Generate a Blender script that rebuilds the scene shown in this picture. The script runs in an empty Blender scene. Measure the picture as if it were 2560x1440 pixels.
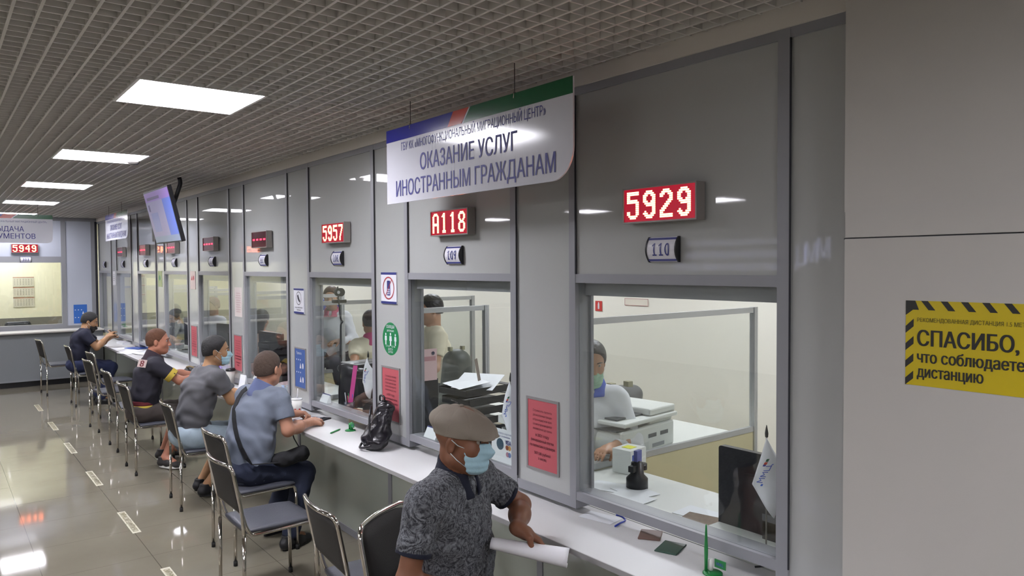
import bpy, bmesh, math, random, mathutils, mathutils.geometry
import numpy as np
from mathutils import Vector, Matrix, Euler
random.seed(7)
PI = math.pi
sc = bpy.context.scene
COL = sc.collection
# ------------------------------------------------------------------ camera
W_, H_ = 2560, 1440
FPX = 1860.3
YAW, PITCH, ROLL = math.radians(38.040), math.radians(-1.727), math.radians(-0.3705)
CAMX, CAMZ = -2.3, 1.9
cam_d = bpy.data.cameras.new('camera'); cam = bpy.data.objects.new('camera', cam_d); COL.objects.link(cam)
cam_d.sensor_fit = 'HORIZONTAL'; cam_d.sensor_width = 36.0; cam_d.lens = 36.0 * FPX / W_
cam_d.clip_start = 0.05; cam_d.clip_end = 200
_sy, _cy, _sp, _cp = math.sin(YAW), math.cos(YAW), math.sin(PITCH), math.cos(PITCH)
_F = Vector((_sy*_cp, _cy*_cp, _sp)); _R = Vector((_cy, -_sy, 0)); _U = _R.cross(_F)
_c, _s = math.cos(ROLL), math.sin(ROLL)
_R2 = _R*_c + _U*_s; _U2 = -_R*_s + _U*_c
_m = Matrix((_R2, _U2, -_F)).transposed().to_4x4(); _m.translation = Vector((CAMX, 0, CAMZ))
cam.matrix_world = _m
sc.camera = cam
# ------------------------------------------------------------------ look
sc.view_settings.view_transform = 'Standard'; sc.view_settings.look = 'None'
sc.view_settings.exposure = 0.0; sc.view_settings.gamma = 1.0; sc.view_settings.use_curve_mapping = False
w = bpy.data.worlds.new('world'); sc.world = w; w.use_nodes = True
w.node_tree.nodes['Background'].inputs[0].default_value = (0.55, 0.6, 0.65, 1)
w.node_tree.nodes['Background'].inputs[1].default_value = 0.05
LIGHT_HALL = 64.0      # strength of the ceiling panels in the hall
LIGHT_OFFICE = 44.0    # strength of the office ceiling panels

# ------------------------------------------------------------------ helpers
def lin(h):
    if isinstance(h, (tuple, list)): return tuple(h)[:3]
    h = h.lstrip('#'); v = [int(h[i:i+2], 16)/255 for i in (0, 2, 4)]
    return tuple(x/12.92 if x <= 0.04045 else ((x+0.055)/1.055)**2.4 for x in v)
MATS = {}
def mat(name, col='#808080', rough=0.5, metal=0.0, emit=None, estr=0.0, spec=0.5, noise=0.0, nscale=20.0, bump=0.0, bscale=60.0, coat=0.0, trans=0.0, alpha=1.0, sheen=0.0):
    if name in MATS: return MATS[name]
    m = bpy.data.materials.new(name); m.use_nodes = True; nt = m.node_tree; b = nt.nodes['Principled BSDF']
    c = lin(col)
    b.inputs['Base Color'].default_value = (*c, 1); b.inputs['Roughness'].default_value = rough
    b.inputs['Metallic'].default_value = metal; b.inputs['Specular IOR Level'].default_value = spec
    b.inputs['Coat Weight'].default_value = coat; b.inputs['Transmission Weight'].default_value = trans
    b.inputs['Alpha'].default_value = alpha; b.inputs['Sheen Weight'].default_value = sheen
    if emit: b.inputs['Emission Color'].default_value = (*lin(emit), 1); b.inputs['Emission Strength'].default_value = estr
    if noise > 0 or bump > 0:
        tc = nt.nodes.new('ShaderNodeTexCoord')
    if noise > 0:
        n = nt.nodes.new('ShaderNodeTexNoise'); n.inputs['Scale'].default_value = nscale; n.inputs['Detail'].default_value = 4
        nt.links.new(tc.outputs['Object'], n.inputs['Vector'])
        mx = nt.nodes.new('ShaderNodeMix'); mx.data_type = 'RGBA'
        mx.inputs[6].default_value = (*[x*(1-noise) for x in c], 1); mx.inputs[7].default_value = (*[min(1, x*(1+noise)) for x in c], 1)
        nt.links.new(n.outputs['Fac'], mx.inputs[0]); nt.links.new(mx.outputs[2], b.inputs['Base Color'])
    if bump > 0:
        n2 = nt.nodes.new('ShaderNodeTexNoise'); n2.inputs['Scale'].default_value = bscale; n2.inputs['Detail'].default_value = 3
        nt.links.new(tc.outputs['Object'], n2.inputs['Vector'])
        bp = nt.nodes.new('ShaderNodeBump'); bp.inputs['Strength'].default_value = bump; bp.inputs['Distance'].default_value = 0.01
        nt.links.new(n2.outputs['Fac'], bp.inputs['Height']); nt.links.new(bp.outputs['Normal'], b.inputs['Normal'])
    MATS[name] = m; return m
def glass_mat(name, tint=(0.96, 0.98, 0.97), refl=1.0):
    if name in MATS: return MATS[name]
    m = bpy.data.materials.new(name); m.use_nodes = True; nt = m.node_tree
    for n in list(nt.nodes): nt.nodes.remove(n)
    o = nt.nodes.new('ShaderNodeOutputMaterial'); t = nt.nodes.new('ShaderNodeBsdfTransparent'); g = nt.nodes.new('ShaderNodeBsdfGlossy')
    t.inputs[0].default_value = (*tint, 1); g.inputs['Roughness'].default_value = 0.0; g.inputs[0].default_value = (refl, refl, refl, 1)
    lw = nt.nodes.new('ShaderNodeLayerWeight'); lw.inputs[0].default_value = 0.5
    pw = nt.nodes.new('ShaderNodeMath'); pw.operation = 'POWER'; pw.inputs[1].default_value = 5.0; nt.links.new(lw.outputs['Facing'], pw.inputs[0])
    f = nt.nodes.new('ShaderNodeMath'); f.operation = 'MULTIPLY_ADD'; f.inputs[1].default_value = 0.95; f.inputs[2].default_value = 0.045; nt.links.new(pw.outputs[0], f.inputs[0])
    mx = nt.nodes.new('ShaderNodeMixShader'); nt.links.new(f.outputs[0], mx.inputs[0]); nt.links.new(t.outputs[0], mx.inputs[1]); nt.links.new(g.outputs[0], mx.inputs[2])
    nt.links.new(mx.outputs[0], o.inputs[0]); MATS[name] = m; return m

def mesh_obj(name, bm, m=None, parent=None, smooth=False, loc=None, rot=None, bevel=0.0):
    me = bpy.data.meshes.new(name)
    if smooth:
        for f in bm.faces: f.smooth = True
    bm.normal_update(); bm.to_mesh(me); bm.free()
    o = bpy.data.objects.new(name, me); COL.objects.link(o)
    if m is not None:
        for x in (m if isinstance(m, (list, tuple)) else [m]): me.materials.append(x)
    if parent is not None: o.parent = parent
    if loc is not None: o.location = loc
    if rot is not None: o.rotation_euler = rot
    if bevel > 0:
        md = o.modifiers.new('bevel', 'BEVEL'); md.width = bevel; md.segments = 2; md.limit_method = 'ANGLE'; md.angle_limit = math.radians(40)
    return o
def tag(o, label=None, cat=None, group=None, kind=None):
    if label: o['label'] = label
    if cat: o['category'] = cat
    if group: o['group'] = group
    if kind: o['kind'] = kind
    return o
def empty(name, loc=(0, 0, 0), rz=0.0, label=None, cat=None, group=None):
    o = bpy.data.objects.new(name, None); o.empty_display_size = 0.1; COL.objects.link(o)
    o.location = loc; o.rotation_euler = (0, 0, rz); return tag(o, label, cat, group)
def BM(): return bmesh.new()
def box(bm, a, b, mi=0):
    x0, y0, z0 = [min(p, q) for p, q in zip(a, b)]; x1, y1, z1 = [max(p, q) for p, q in zip(a, b)]
    v = [bm.verts.new(p) for p in ((x0,y0,z0),(x1,y0,z0),(x1,y1,z0),(x0,y1,z0),(x0,y0,z1),(x1,y0,z1),(x1,y1,z1),(x0,y1,z1))]
    for q in ((0,3,2,1),(4,5,6,7),(0,1,5,4),(1,2,6,5),(2,3,7,6),(3,0,4,7)):
        f = bm.faces.new([v[i] for i in q]); f.material_index = mi
    return v
def bxo(name, a, b, m, parent=None, bevel=0.0, **k):
    bm = BM(); box(bm, a, b); return mesh_obj(name, bm, m, parent, bevel=bevel, **k)
def tube(bm, pts, r, n=10, cap=True, mi=0, closed=False):
    pts = [Vector(p) for p in pts]; rs = r if isinstance(r, (list, tuple)) else [r]*len(pts)
    N = len(pts); rings = []; up = None
    for i, p in enumerate(pts):
        if closed: t = pts[(i+1) % N]-pts[i-1]
        else: t = pts[min(i+1, N-1)]-pts[max(i-1, 0)]
        t.normalize()
        if up is None: up = t.orthogonal().normalized()
        up = (up - t*up.dot(t)).normalized(); s = t.cross(up)
        rings.append([bm.verts.new(p+(up*math.cos(a)+s*math.sin(a))*rs[i]) for a in [2*PI*j/n for j in range(n)]])
    for i in range(N if closed else N-1):
        A, B = rings[i], rings[(i+1) % N]
        for j in range(n):
            f = bm.faces.new((A[j], A[(j+1) % n], B[(j+1) % n], B[j])); f.smooth = True; f.material_index = mi
    if cap and not closed:
        f = bm.faces.new(list(reversed(rings[0]))); f.material_index = mi
        f = bm.faces.new(rings[-1]); f.material_index = mi
def fillet(pts, rad, seg=5):
    pts = [Vector(p) for p in pts]; out = [pts[0]]
    for i in range(1, len(pts)-1):
        a, b, c = pts[i-1], pts[i], pts[i+1]
        d1 = (a-b); d2 = (c-b); l = min(rad, d1.length*0.49, d2.length*0.49); p = b+d1.normalized()*l; q = b+d2.normalized()*l
        for k in range(seg+1):
            t = k/seg; out.append(p*(1-t)**2+b*2*t*(1-t)+q*t*t)
    out.append(pts[-1]); return out
def lathe(bm, prof, n=24, c=(0, 0, 0), mi=0):
    rings = []
    for (r, z) in prof: rings.append([bm.verts.new((c[0]+r*math.cos(2*PI*j/n), c[1]+r*math.sin(2*PI*j/n), c[2]+z)) for j in range(n)] if r > 1e-6 else [bm.verts.new((c[0], c[1], c[2]+z))])
    for A, B in zip(rings[:-1], rings[1:]):
        for j in range(n):
            if len(A) == 1 and len(B) == 1: continue
            if len(A) == 1: vs = (A[0], B[(j+1) % n], B[j])
            elif len(B) == 1: vs = (A[j], A[(j+1) % n], B[0])
            else: vs = (A[j], A[(j+1) % n], B[(j+1) % n], B[j])
            f = bm.faces.new(vs); f.smooth = True; f.material_index = mi
    for R, rev in ((rings[0], True), (rings[-1], False)):
        if len(R) > 1: bm.faces.new(list(reversed(R)) if rev else R).material_index = mi
def prism(bm, poly, fn, t0, t1, mi=0):
    """poly of 2D points; fn(u,v,t)->3D; extruded between t0 and t1."""
    A = [bm.verts.new(fn(u, v, t0)) for u, v in poly]; B = [bm.verts.new(fn(u, v, t1)) for u, v in poly]
    n = len(poly)
    fs = [bm.faces.new(list(reversed(A))), bm.faces.new(B)]
    for i in range(n): fs.append(bm.faces.new((A[i], A[(i+1) % n], B[(i+1) % n], B[i])))
    for f in fs: f.material_index = mi
    bmesh.ops.recalc_face_normals(bm, faces=fs)
def rrect(w, h, r, seg=5, c=(0, 0)):
    out = []
    for cx, cy, a0 in ((w/2-r, h/2-r, 0), (-w/2+r, h/2-r, 90), (-w/2+r, -h/2+r, 180), (w/2-r, -h/2+r, 270)):
        for k in range(seg+1):
            a = math.radians(a0+90*k/seg); out.append((c[0]+cx+r*math.cos(a), c[1]+cy+r*math.sin(a)))
    return out
def text_mesh(s, size, width=None, bold=0.0, ext=0.0003, align='CENTER', spacing=1.0):
    """flat printed text; every outline is filled on its own, because some glyphs are drawn with overlapping outlines"""
    cu = bpy.data.curves.new('t', 'FONT'); cu.body = s; cu.size = size; cu.align_x = align; cu.align_y = 'BOTTOM_BASELINE'; cu.resolution_u = 4
    o = bpy.data.objects.new('t', cu); COL.objects.link(o)
    dg = bpy.context.evaluated_depsgraph_get(); cv = o.evaluated_get(dg).to_curve(dg)
    loops = []
    for sp in cv.splines:
        pts = []
        if sp.type == 'BEZIER':
            bp = sp.bezier_points; n = len(bp)
            for i in range(n):
                p, q = bp[i], bp[(i+1) % n]
                seg = 1 if p.handle_right_type == 'VECTOR' and q.handle_left_type == 'VECTOR' else 5
                c = mathutils.geometry.interpolate_bezier(p.co, p.handle_right, q.handle_left, q.co, seg+1)
                pts += [(v.x, v.y) for v in c[:-1]]
        else: pts = [(p.co.x, p.co.y) for p in sp.points]
        cl = []
        for p in pts:
            if not cl or abs(p[0]-cl[-1][0])+abs(p[1]-cl[-1][1]) > 1e-6: cl.append(p)
        if len(cl) > 2 and abs(cl[0][0]-cl[-1][0])+abs(cl[0][1]-cl[-1][1]) < 1e-6: cl.pop()
        if len(cl) > 2: loops.append(cl)
    COL.objects.unlink(o); bpy.data.objects.remove(o); bpy.data.curves.remove(cu)
    V, Fc = [], []
    if loops:
        # fill by horizontal strips with the non-zero winding rule, so overlapping and self-crossing outlines fill correctly
        E0 = np.array([p for l in loops for p in l]); E1 = np.array([l[(i+1) % len(l)] for l in loops for i in range(len(l))])
        ys = np.sort(E0[:, 1]); tol = 0.010*size; yy = [ys[0]]
        for y in ys[1:]:
            if y-yy[-1] > tol: yy.append(y)
        if ys[-1]-yy[-1] > 1e-6: yy.append(ys[-1])
        for ya, yb in zip(yy[:-1], yy[1:]):
            ym = 0.5*(ya+yb); m_ = (E0[:, 1] > ym) != (E1[:, 1] > ym)
            a_, b_ = E0[m_], E1[m_]; dy = b_[:, 1]-a_[:, 1]; sl = (b_[:, 0]-a_[:, 0])/dy; xm = a_[:, 0]+(ym-a_[:, 1])*sl
            lo, hi = np.minimum(a_[:, 0], b_[:, 0]), np.maximum(a_[:, 0], b_[:, 0])
            x0 = np.clip(xm+(ya-ym)*sl, lo, hi); x1 = np.clip(xm+(yb-ym)*sl, lo, hi); w_ = 0; st = None
            for i in np.argsort(xm):
                pw = w_; w_ += 1 if dy[i] > 0 else -1
                if pw == 0: st = i
                elif w_ == 0:
                    for ic, dx in enumerate((0.0,) if bold <= 0 else (-bold, 0.0, bold)):
                        k0 = len(V); z = ext+0.00015*ic
                        V += [(x0[st]+dx, ya, z), (x0[i]+dx, ya, z), (x1[i]+dx, yb, z), (x1[st]+dx, yb, z)]; Fc.append((k0, k0+1, k0+2, k0+3))
    me = bpy.data.meshes.new('t'); me.from_pydata(V, [], Fc); me.update()
    if width and len(me.vertices):
        xs = [v.co.x for v in me.vertices]; k = width/max(1e-6, max(xs)-min(xs))
        x0 = min(xs) if align == 'LEFT' else 0.5*(min(xs)+max(xs))
        for v in me.vertices: v.co.x = (v.co.x-x0)*k
    return me
def lettering(name, items, m, parent, M=None):
    """items: (text, size, x, y, width, bold[,align]) in the local plane x right, y up, z out."""
    bm = BM()
    for it in items:
        al = it[6] if len(it) > 6 else 'CENTER'
        me = text_mesh(it[0], it[1], it[4], it[5], align=al); me.transform(Matrix.Translation((it[2], it[3], 0))); bm.from_mesh(me); bpy.data.meshes.remove(me)
    o = mesh_obj(name, bm, m, parent)
    if M is not None: o.matrix_local = M
    return o
# planes: wall face (facing -x): local x -> -y world, local y -> z, local z -> -x
def wallM(x, y, z, rz=0.0): return Matrix.Translation((x, y, z)) @ Matrix(((0, 0, -1, 0), (-1, 0, 0, 0), (0, 1, 0, 0), (0, 0, 0, 1))) @ Matrix.Rotation(rz, 4, 'Z')
# far wall (facing -y): local x -> x, y -> z, z -> -y
def farM(x, y, z): return Matrix.Translation((x, y, z)) @ Matrix(((1, 0, 0, 0), (0, 0, -1, 0), (0, 1, 0, 0), (0, 0, 0, 1)))
def flatM(x, y, z, rz=0.0): return Matrix.Translation((x, y, z)) @ Matrix.Rotation(rz, 4, 'Z')
def setM(o, M): o.matrix_world = M; return o

# ------------------------------------------------------------------ materials
ALU = mat('aluminium_profile', '#87888d', 0.38, 0.0, spec=0.55)
ALU_L = mat('light_aluminium', '#b4b6b8', 0.3, 0.5)
BLACK = mat('black_plastic', '#15161a', 0.4)
GASKET = mat('black_gasket', '#22232b', 0.6)
WHITE = mat('white_paper', '#e4e6ea', 0.6)
WPLAST = mat('white_plastic', '#e2e2de', 0.35)
GPANEL = mat('backpainted_glass', '#a7a9a7', 0.03, spec=0.55)
CHROME = mat('chrome', '#c9c4bd', 0.09, 1.0)
PANE = glass_mat('window_glass')
SCREENG = glass_mat('screen_glass', (0.93, 0.94, 0.93))
P = 1.493   # bay width along the glass wall
NB = 9
ZC = 2.76; YF = 14.58

# ------------------------------------------------------------------ setting
def tile_mat():
    m = bpy.data.materials.new('polished_floor_tiles'); m.use_nodes = True; nt = m.node_tree; b = nt.nodes['Principled BSDF']
    L = nt.links.new
    g = nt.nodes.new('ShaderNodeNewGeometry'); sep = nt.nodes.new('ShaderNodeSeparateXYZ'); L(g.outputs['Position'], sep.inputs[0])
    def seam(out, off, size, wd):
        a = nt.nodes.new('ShaderNodeMath'); a.operation = 'SUBTRACT'; L(out, a.inputs[0]); a.inputs[1].default_value = off
        d = nt.nodes.new('ShaderNodeMath'); d.operation = 'DIVIDE'; L(a.outputs[0], d.inputs[0]); d.inputs[1].default_value = size
        pp = nt.nodes.new('ShaderNodeMath'); pp.operation = 'PINGPONG'; L(d.outputs[0], pp.inputs[0]); pp.inputs[1].default_value = 0.5
        l = nt.nodes.new('ShaderNodeMath'); l.operation = 'LESS_THAN'; L(pp.outputs[0], l.inputs[0]); l.inputs[1].default_value = wd/size/2
        return l.outputs[0]
    s1 = seam(sep.outputs[0], -1.185, 0.61, 0.005); s2 = seam(sep.outputs[1], 5.3, 0.61, 0.003)
    mxm = nt.nodes.new('ShaderNodeMath'); mxm.operation = 'MAXIMUM'; L(s1, mxm.inputs[0]); L(s2, mxm.inputs[1])
    n = nt.nodes.new('ShaderNodeTexNoise'); n.inputs['Scale'].default_value = 3.0; n.inputs['Detail'].default_value = 6; L(g.outputs['Position'], n.inputs['Vector'])
    r = nt.nodes.new('ShaderNodeMix'); r.data_type = 'RGBA'; L(n.outputs['Fac'], r.inputs[0])
    r.inputs[6].default_value = (*lin('#706b5e'), 1); r.inputs[7].default_value = (*lin('#807b6d'), 1)
    q = nt.nodes.new('ShaderNodeMix'); q.data_type = 'RGBA'; L(mxm.outputs[0], q.inputs[0]); L(r.outputs[2], q.inputs[6]); q.inputs[7].default_value = (*lin('#57544a'), 1)
    L(q.outputs[2], b.inputs['Base Color']); b.inputs['Roughness'].default_value = 0.055; b.inputs['Specular IOR Level'].default_value = 0.22
    return m
TILE = tile_mat()
def structure(name, a, b, m):
    return tag(bxo(name, a, b, m), kind='structure')
structure('floor', (-9.1, -3.1, -0.05), (0.02, YF+0.02, 0), TILE)
structure('floor', (0.02, -1.2, -0.05), (3.3, YF+1.6, 0), mat('office_floor', '#9b9584', 0.5))
structure('floor', (-9.1, YF+0.02, -0.05), (0.02, YF+3.0, 0), MATS['office_floor'])
PLEN = mat('plenum_grey', '#c4c2be', 0.9)
structure('ceiling', (-9.1, -3.1, 3.02), (3.3, YF+3.1, 3.06), PLEN)
OFFW = mat('office_ceiling', '#e8e4d8', 0.8)
structure('ceiling', (0.12, -1.2, ZC), (3.3, YF+3.0, ZC+0.03), OFFW)
structure('ceiling', (-9.1, YF+0.12, ZC), (0.12, YF+3.0, ZC+0.03), OFFW)
WALLP = mat('grey_wall_panel', '#b8b5b0', 0.45, noise=0.02, nscale=3)
structure('wall_left', (-9.1, -3.1, 0), (-9.0, YF+3.0, 3.02), mat('hall_wall', '#c9c6c0', 0.6))
structure('wall_back', (-9.0, -3.2, 0), (0.1, -3.1, 3.02), MATS['hall_wall'])
CREAM = mat('cream_office_wall', '#e6e3d8', 0.7, noise=0.02, nscale=1.2)
structure('wall_right', (3.2, -1.2, 0), (3.3, YF+3.0, ZC), CREAM)
structure('wall_back', (0.12, -1.3, 0), (3.3, -1.2, ZC), CREAM)
structure('wall_far', (-9.1, YF+1.9, 0), (3.3, YF+2.0, ZC), mat('cream_far_wall', '#e9e4c4', 0.7))
structure('wall_far', (-9.0, YF+1.86, 0.0), (0.0, YF+1.9, 0.99), mat('grey_dado', '#77746a', 0.7))
# egg-crate ceiling grid
LX0, LX1, CELL = -1.54, -0.94, 0.075
LY = [3.71+2.4986*k for k in range(-2, 5)]; LY = [y for y in LY if y > 3] + [-1.288]
LROW2 = [(-6.34, 0.9+2.5*i) for i in range(5)]+[(-3.94, -1.29), (-3.94, 2.3)]  # last two are unseen panels added to brighten the near pillar and glass
bm = BM()
slots = [(LX0, LX1, y, y+0.575) for y in LY]+[(x, x+0.6, y, y+0.575) for x, y in LROW2]
def bar_segments(c, lo, hi, axis):
    cuts = sorted((s[2], s[3]) if axis == 'y' else (s[0], s[1]) for s in slots if ((s[0] < c < s[1]) if axis == 'y' else (s[2] < c < s[3])))
    segs, a = [], lo
    for p, q in cuts: segs.append((a, p)); a = q
    segs.append((a, hi)); return segs
k = int((LX0+9.0)/CELL); x = LX0-k*CELL
while x < -0.01:
    for a, b in bar_segments(x+0.0001, -3.1, YF+0.1, 'y'): box(bm, (x-0.005, a, ZC), (x+0.005, b, ZC+0.042))
    x += CELL
CY = 2.4986/33; y = 3.71-int((3.71+3.1)/CY)*CY
while y < YF+0.08:
    for a, b in bar_segments(y+0.0001, -9.0, 0.0, 'x'): box(bm, (a, y-0.0035, ZC+0.002), (b, y+0.0035, ZC+0.042))
    y += CY
tag(mesh_obj('ceiling', bm, mat('white_ceiling_grid', '#c9c7c2', 0.5)), kind='structure')
# recessed light panels
EM = mat('lit_diffuser', '#ffffff', 0.5, emit='#f8f6ff', estr=LIGHT_HALL)
EM2 = mat('lit_diffuser_office', '#ffffff', 0.5, emit='#f4f4ff', estr=LIGHT_OFFICE)
def prismatic(m, strength, n=0.3, floor_=1.6):
    # prismatic diffusers throw most of their light downwards
    nt = m.node_tree; b = nt.nodes['Principled BSDF']; g = nt.nodes.new('ShaderNodeNewGeometry'); d = nt.nodes.new('ShaderNodeVectorMath'); d.operation = 'DOT_PRODUCT'
    nt.links.new(g.outputs['Incoming'], d.inputs[0]); nt.links.new(g.outputs['Normal'], d.inputs[1])
    a = nt.nodes.new('ShaderNodeMath'); a.operation = 'ABSOLUTE'; nt.links.new(d.outputs['Value'], a.inputs[0])
    p = nt.nodes.new('ShaderNodeMath'); p.operation = 'POWER'; p.inputs[1].default_value = n; nt.links.new(a.outputs[0], p.inputs[0])
    q = nt.nodes.new('ShaderNodeMath'); q.operation = 'MULTIPLY_ADD'; q.inputs[1].default_value = strength; q.inputs[2].default_value = floor_; nt.links.new(p.outputs[0], q.inputs[0])
    nt.links.new(q.outputs[0], b.inputs['Emission Strength'])
prismatic(EM, LIGHT_HALL)
EMF = mat('lit_diffuser_weak', '#ffffff', 0.5, emit='#f8f6ff', estr=26.0)   # farthest panel dimmed so its reflection in the floor stays faint
LF = mat('light_frame', '#d8d8d4', 0.3)
order = ['nearest the entrance sign', 'second from the entrance sign', 'third in the row away from the camera', 'fourth in the row away from the camera', 'farthest in the row, above the far hanging sign', 'behind the camera']
def ceiling_light(x, y, z, label, m, group='square light panels in the grid ceiling'):
    t = empty('ceiling_light', (x+0.3, y+0.287, z), 0, label, 'light', group)
    f = BM()
    for a, b in (((-0.3, -0.287, -0.004), (-0.285, 0.287, 0.03)), ((0.285, -0.287, -0.004), (0.3, 0.287, 0.03)), ((-0.285, -0.287, -0.004), (0.285, -0.277, 0.03)), ((-0.285, 0.277, -0.004), (0.285, 0.287, 0.03))): box(f, a, b)
    mesh_obj('frame', f, LF, t)
    bxo('diffuser', (-0.285, -0.277, 0.002), (0.285, 0.277, 0.008), m, t)
    bxo('housing', (-0.298, -0.286, 0.0085), (0.298, 0.286, 0.06), LF, t)
lab = ['large bright square light panel, nearest of the row in the grid ceiling', 'square light panel second nearest in the grid ceiling row', 'square light panel third in the ceiling row, level with the hanging screen', 'square light panel fourth in the ceiling row, far left', 'square light panel farthest in the row, just above the hanging sign at the far wall']
for i, y in enumerate(LY):
    ceiling_light(LX0, y, ZC, lab[i] if i < 5 else 'square light panel in the ceiling beside or behind the camera, out of frame', EMF if i == 4 else EM)
for i, (x, y) in enumerate(LROW2): ceiling_light(x, y, ZC, 'square light panel of the left hall ceiling out of frame', EM, 'square light panels of the left row')
for i in range(6):
    ceiling_light(1.6, 0.7+2.6*i, ZC-0.012, 'light panel on the office ceiling behind the counter windows, out of view', EM2, 'office light panels')
for i, x in enumerate((-1.6, -3.6)): ceiling_light(x, YF+0.9, ZC-0.012, 'light panel in the room behind the far window, out of view', EM2, 'far room light panels')

# ---- glass wall with service windows
yo0, yo1 = 1.455, 2.472            # opening of bay 0 (window 110)
ZT0, ZT1, ZR0, ZR1 = 1.82, 1.86, 0.83, 0.869
fr = BM(); gk = BM()
for k in range(NB):
    d = P*k
    end = min(yo1+0.040+d, YF)
    if k > 0: box(fr, (-0.004, yo0-0.046+d, 0.79), (0.10, yo0+d, 2.694))
    else: box(fr, (-0.004, yo0-0.046, 0.79), (0.10, yo0, 2.694))
    box(fr, (-0.004, yo1+d, 0.79), (0.10, end, 2.694))
    box(gk, (-0.006, yo1-0.006+d, ZT1), (0.0, yo1+d, 2.66)); box(gk, (-0.006, yo0-0.050+d, 0.85), (0.0, yo0-0.046+d, 2.66))
    box(fr, (-0.002, yo0+d, ZT0), (0.10, yo1+d, ZT1))
    box(fr, (0.06, yo0+d, 1.762), (0.10, yo1+d, ZT0)); box(fr, (0.085, yo0+d, ZR1), (0.10, yo0+0.012+d, 1.762)); box(fr, (0.085, yo1-0.012+d, ZR1), (0.10, yo1+d, 1.762))
    box(fr, (-0.002, yo0+d, ZR0), (0.10, yo1+d, ZR1))
    if k < NB-1 or True:
        y1 = min(yo0-0.046+d+P, YF)
        if y1 > end: box(fr, (-0.002, end, 0.79), (0.10, y1, 0.835))
    ym = 2.735+d
    if ym < YF: box(fr, (-0.002, ym-0.02, 0.0), (0.03, ym+0.02, 0.745))
box(fr, (-0.003, 1.0, 2.66), (0.10, YF, 2.695))
box(fr, (0.0, 1.0, 0.0), (0.02, YF, 0.05))
wall = tag(mesh_obj('wall_right', fr, ALU), kind='structure')
mesh_obj('gasket', gk, GASKET, wall)
def panel(a, b): return bxo('glass_panel', a, b, GPANEL, wall)
for k in range(-1, NB):
    d = P*k
    if k >= 0: panel((0.006, yo0+d, ZT1), (0.02, yo1+d, 2.66))
    a, b = yo1+0.040+d, min(yo0-0.046+d+P, YF)
    if k == -1: a = 1.0
    if b > a: panel((0.006, a, 0.835 if k >= 0 else 0.0), (0.02, b, 2.66))
    a, b = 2.735+0.02+d, min(2.735-0.02+d+P, YF)
    if k == -1: a = 1.0
    bxo('lower_panel', (0.006, a, 0.05), (0.02, b, 0.745), mat('lower_glass', '#a9afa4', 0.08), wall)
structure('trim_1', (-0.012, 1.0, 2.695), (0.12, YF, ZC+0.01), mat('white_fascia', '#cfcac2', 0.5))
for k in range(NB):
    d = P*k
    o = tag(bxo('window_%d' % (k+1), (0.018, yo0+d, ZR1), (0.022, yo1+d, ZT0), PANE), kind='structure')
# ---- far wall
fw = BM()
for x in (-0.545, -3.3): box(fw, (x, YF-0.004, 0.87), (x+0.07, YF+0.1, 2.70))
box(fw, (-9.0, YF-0.002, 2.0), (-0.545, YF+0.1, 2.10)); box(fw, (-9.0, YF-0.002, 0.88), (-0.545, YF+0.1, 0.965)); box(fw, (-0.475, YF-0.002, 0.86), (-0.03, YF+0.1, 0.93))
box(fw, (-9.0, YF-0.004, 2.70), (0, YF+0.1, ZC)); box(fw, (-0.10, YF-0.004, 0.86), (-0.04, YF+0.1, 2.7))
fwall = tag(mesh_obj('wall_far', fw, ALU), kind='structure')
FPAN = mat('blue_grey_glass_panel', '#b3b8c4', 0.06)
bxo('glass_panel', (-9.0, YF+0.006, 2.10), (-0.545, YF+0.02, 2.70), FPAN, fwall); bxo('glass_panel', (-0.475, YF+0.006, 0.93), (-0.10, YF+0.02, 2.70), FPAN, fwall)
bxo('gasket', (-0.04, YF-0.01, 0.8), (-0.004, YF+0.0, 2.70), GASKET, fwall)
tag(bxo('window_10', (-9.0, YF+0.02, 0.965), (-0.545, YF+0.024, 2.0), PANE), kind='structure')
tag(bxo('wall_right', (0.02, YF+0.02, 0), (0.10, YF+3.0, ZC), MATS['cream_far_wall']), kind='structure')
tag(bxo('wall_far', (-9.0, YF+0.05, 0), (0, YF+0.1, 0.86), ALU), kind='structure')
# ---- near pillar
pl = BM()
box(pl, (-0.075, -3.1, 0), (0.5, 1.177, 1.975)); box(pl, (-0.072, -3.1, 1.975), (0.5, 1.18, 1.979)); box(pl, (-0.078, -3.1, 1.979), (0.5, 1.174, 2.058)); box(pl, (-0.072, -3.1, 2.058), (0.5, 1.18, 3.02))
tag(mesh_obj('wall_pillar', pl, WALLP), kind='structure')
bxo('trim_2', (-0.0735, -3.1, 1.973), (-0.0715, 1.18, 1.978), GASKET)['kind'] = 'structure'
# ================================================================== counters, signs, displays, chairs
BAYN = ['110', '109', '108', '107', '106', '105', '104', '103', '102']
COUNTER = mat('counter_laminate', '#c9c9c9', 0.35)
t = empty('service_counter', (-0.15, 8.5, 0.745), 0, 'long white shelf counter running along the glass wall under all the windows', 'counter')
o = bxo('worktop', (-0.155, -7.5, 0.0), (0.268, 5.55, 0.024), COUNTER, t, bevel=0.003)
o = bxo('front_edge', (-0.1575, -7.5, 0.001), (-0.1552, 5.55, 0.023), mat('counter_edge_band', '#9b9a99', 0.4), t)
t = empty('service_counter', (-2.6, 14.35, 0), 0, 'taller grey counter with black plinth across the far wall', 'counter')
bxo('worktop', (-2.7, -0.28, 0.86), (2.59, 0.226, 0.885), mat('far_counter_top', '#bdbab4', 0.4), t, bevel=0.004)
bxo('front_panel', (-2.7, -0.17, 0.115), (2.59, -0.15, 0.86), mat('counter_front_grey', '#878b8f', 0.3), t)
bxo('rail', (-2.7, -0.175, 0.09), (2.59, -0.15, 0.115), mat('grey_rail', '#8f9196', 0.4), t)
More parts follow.
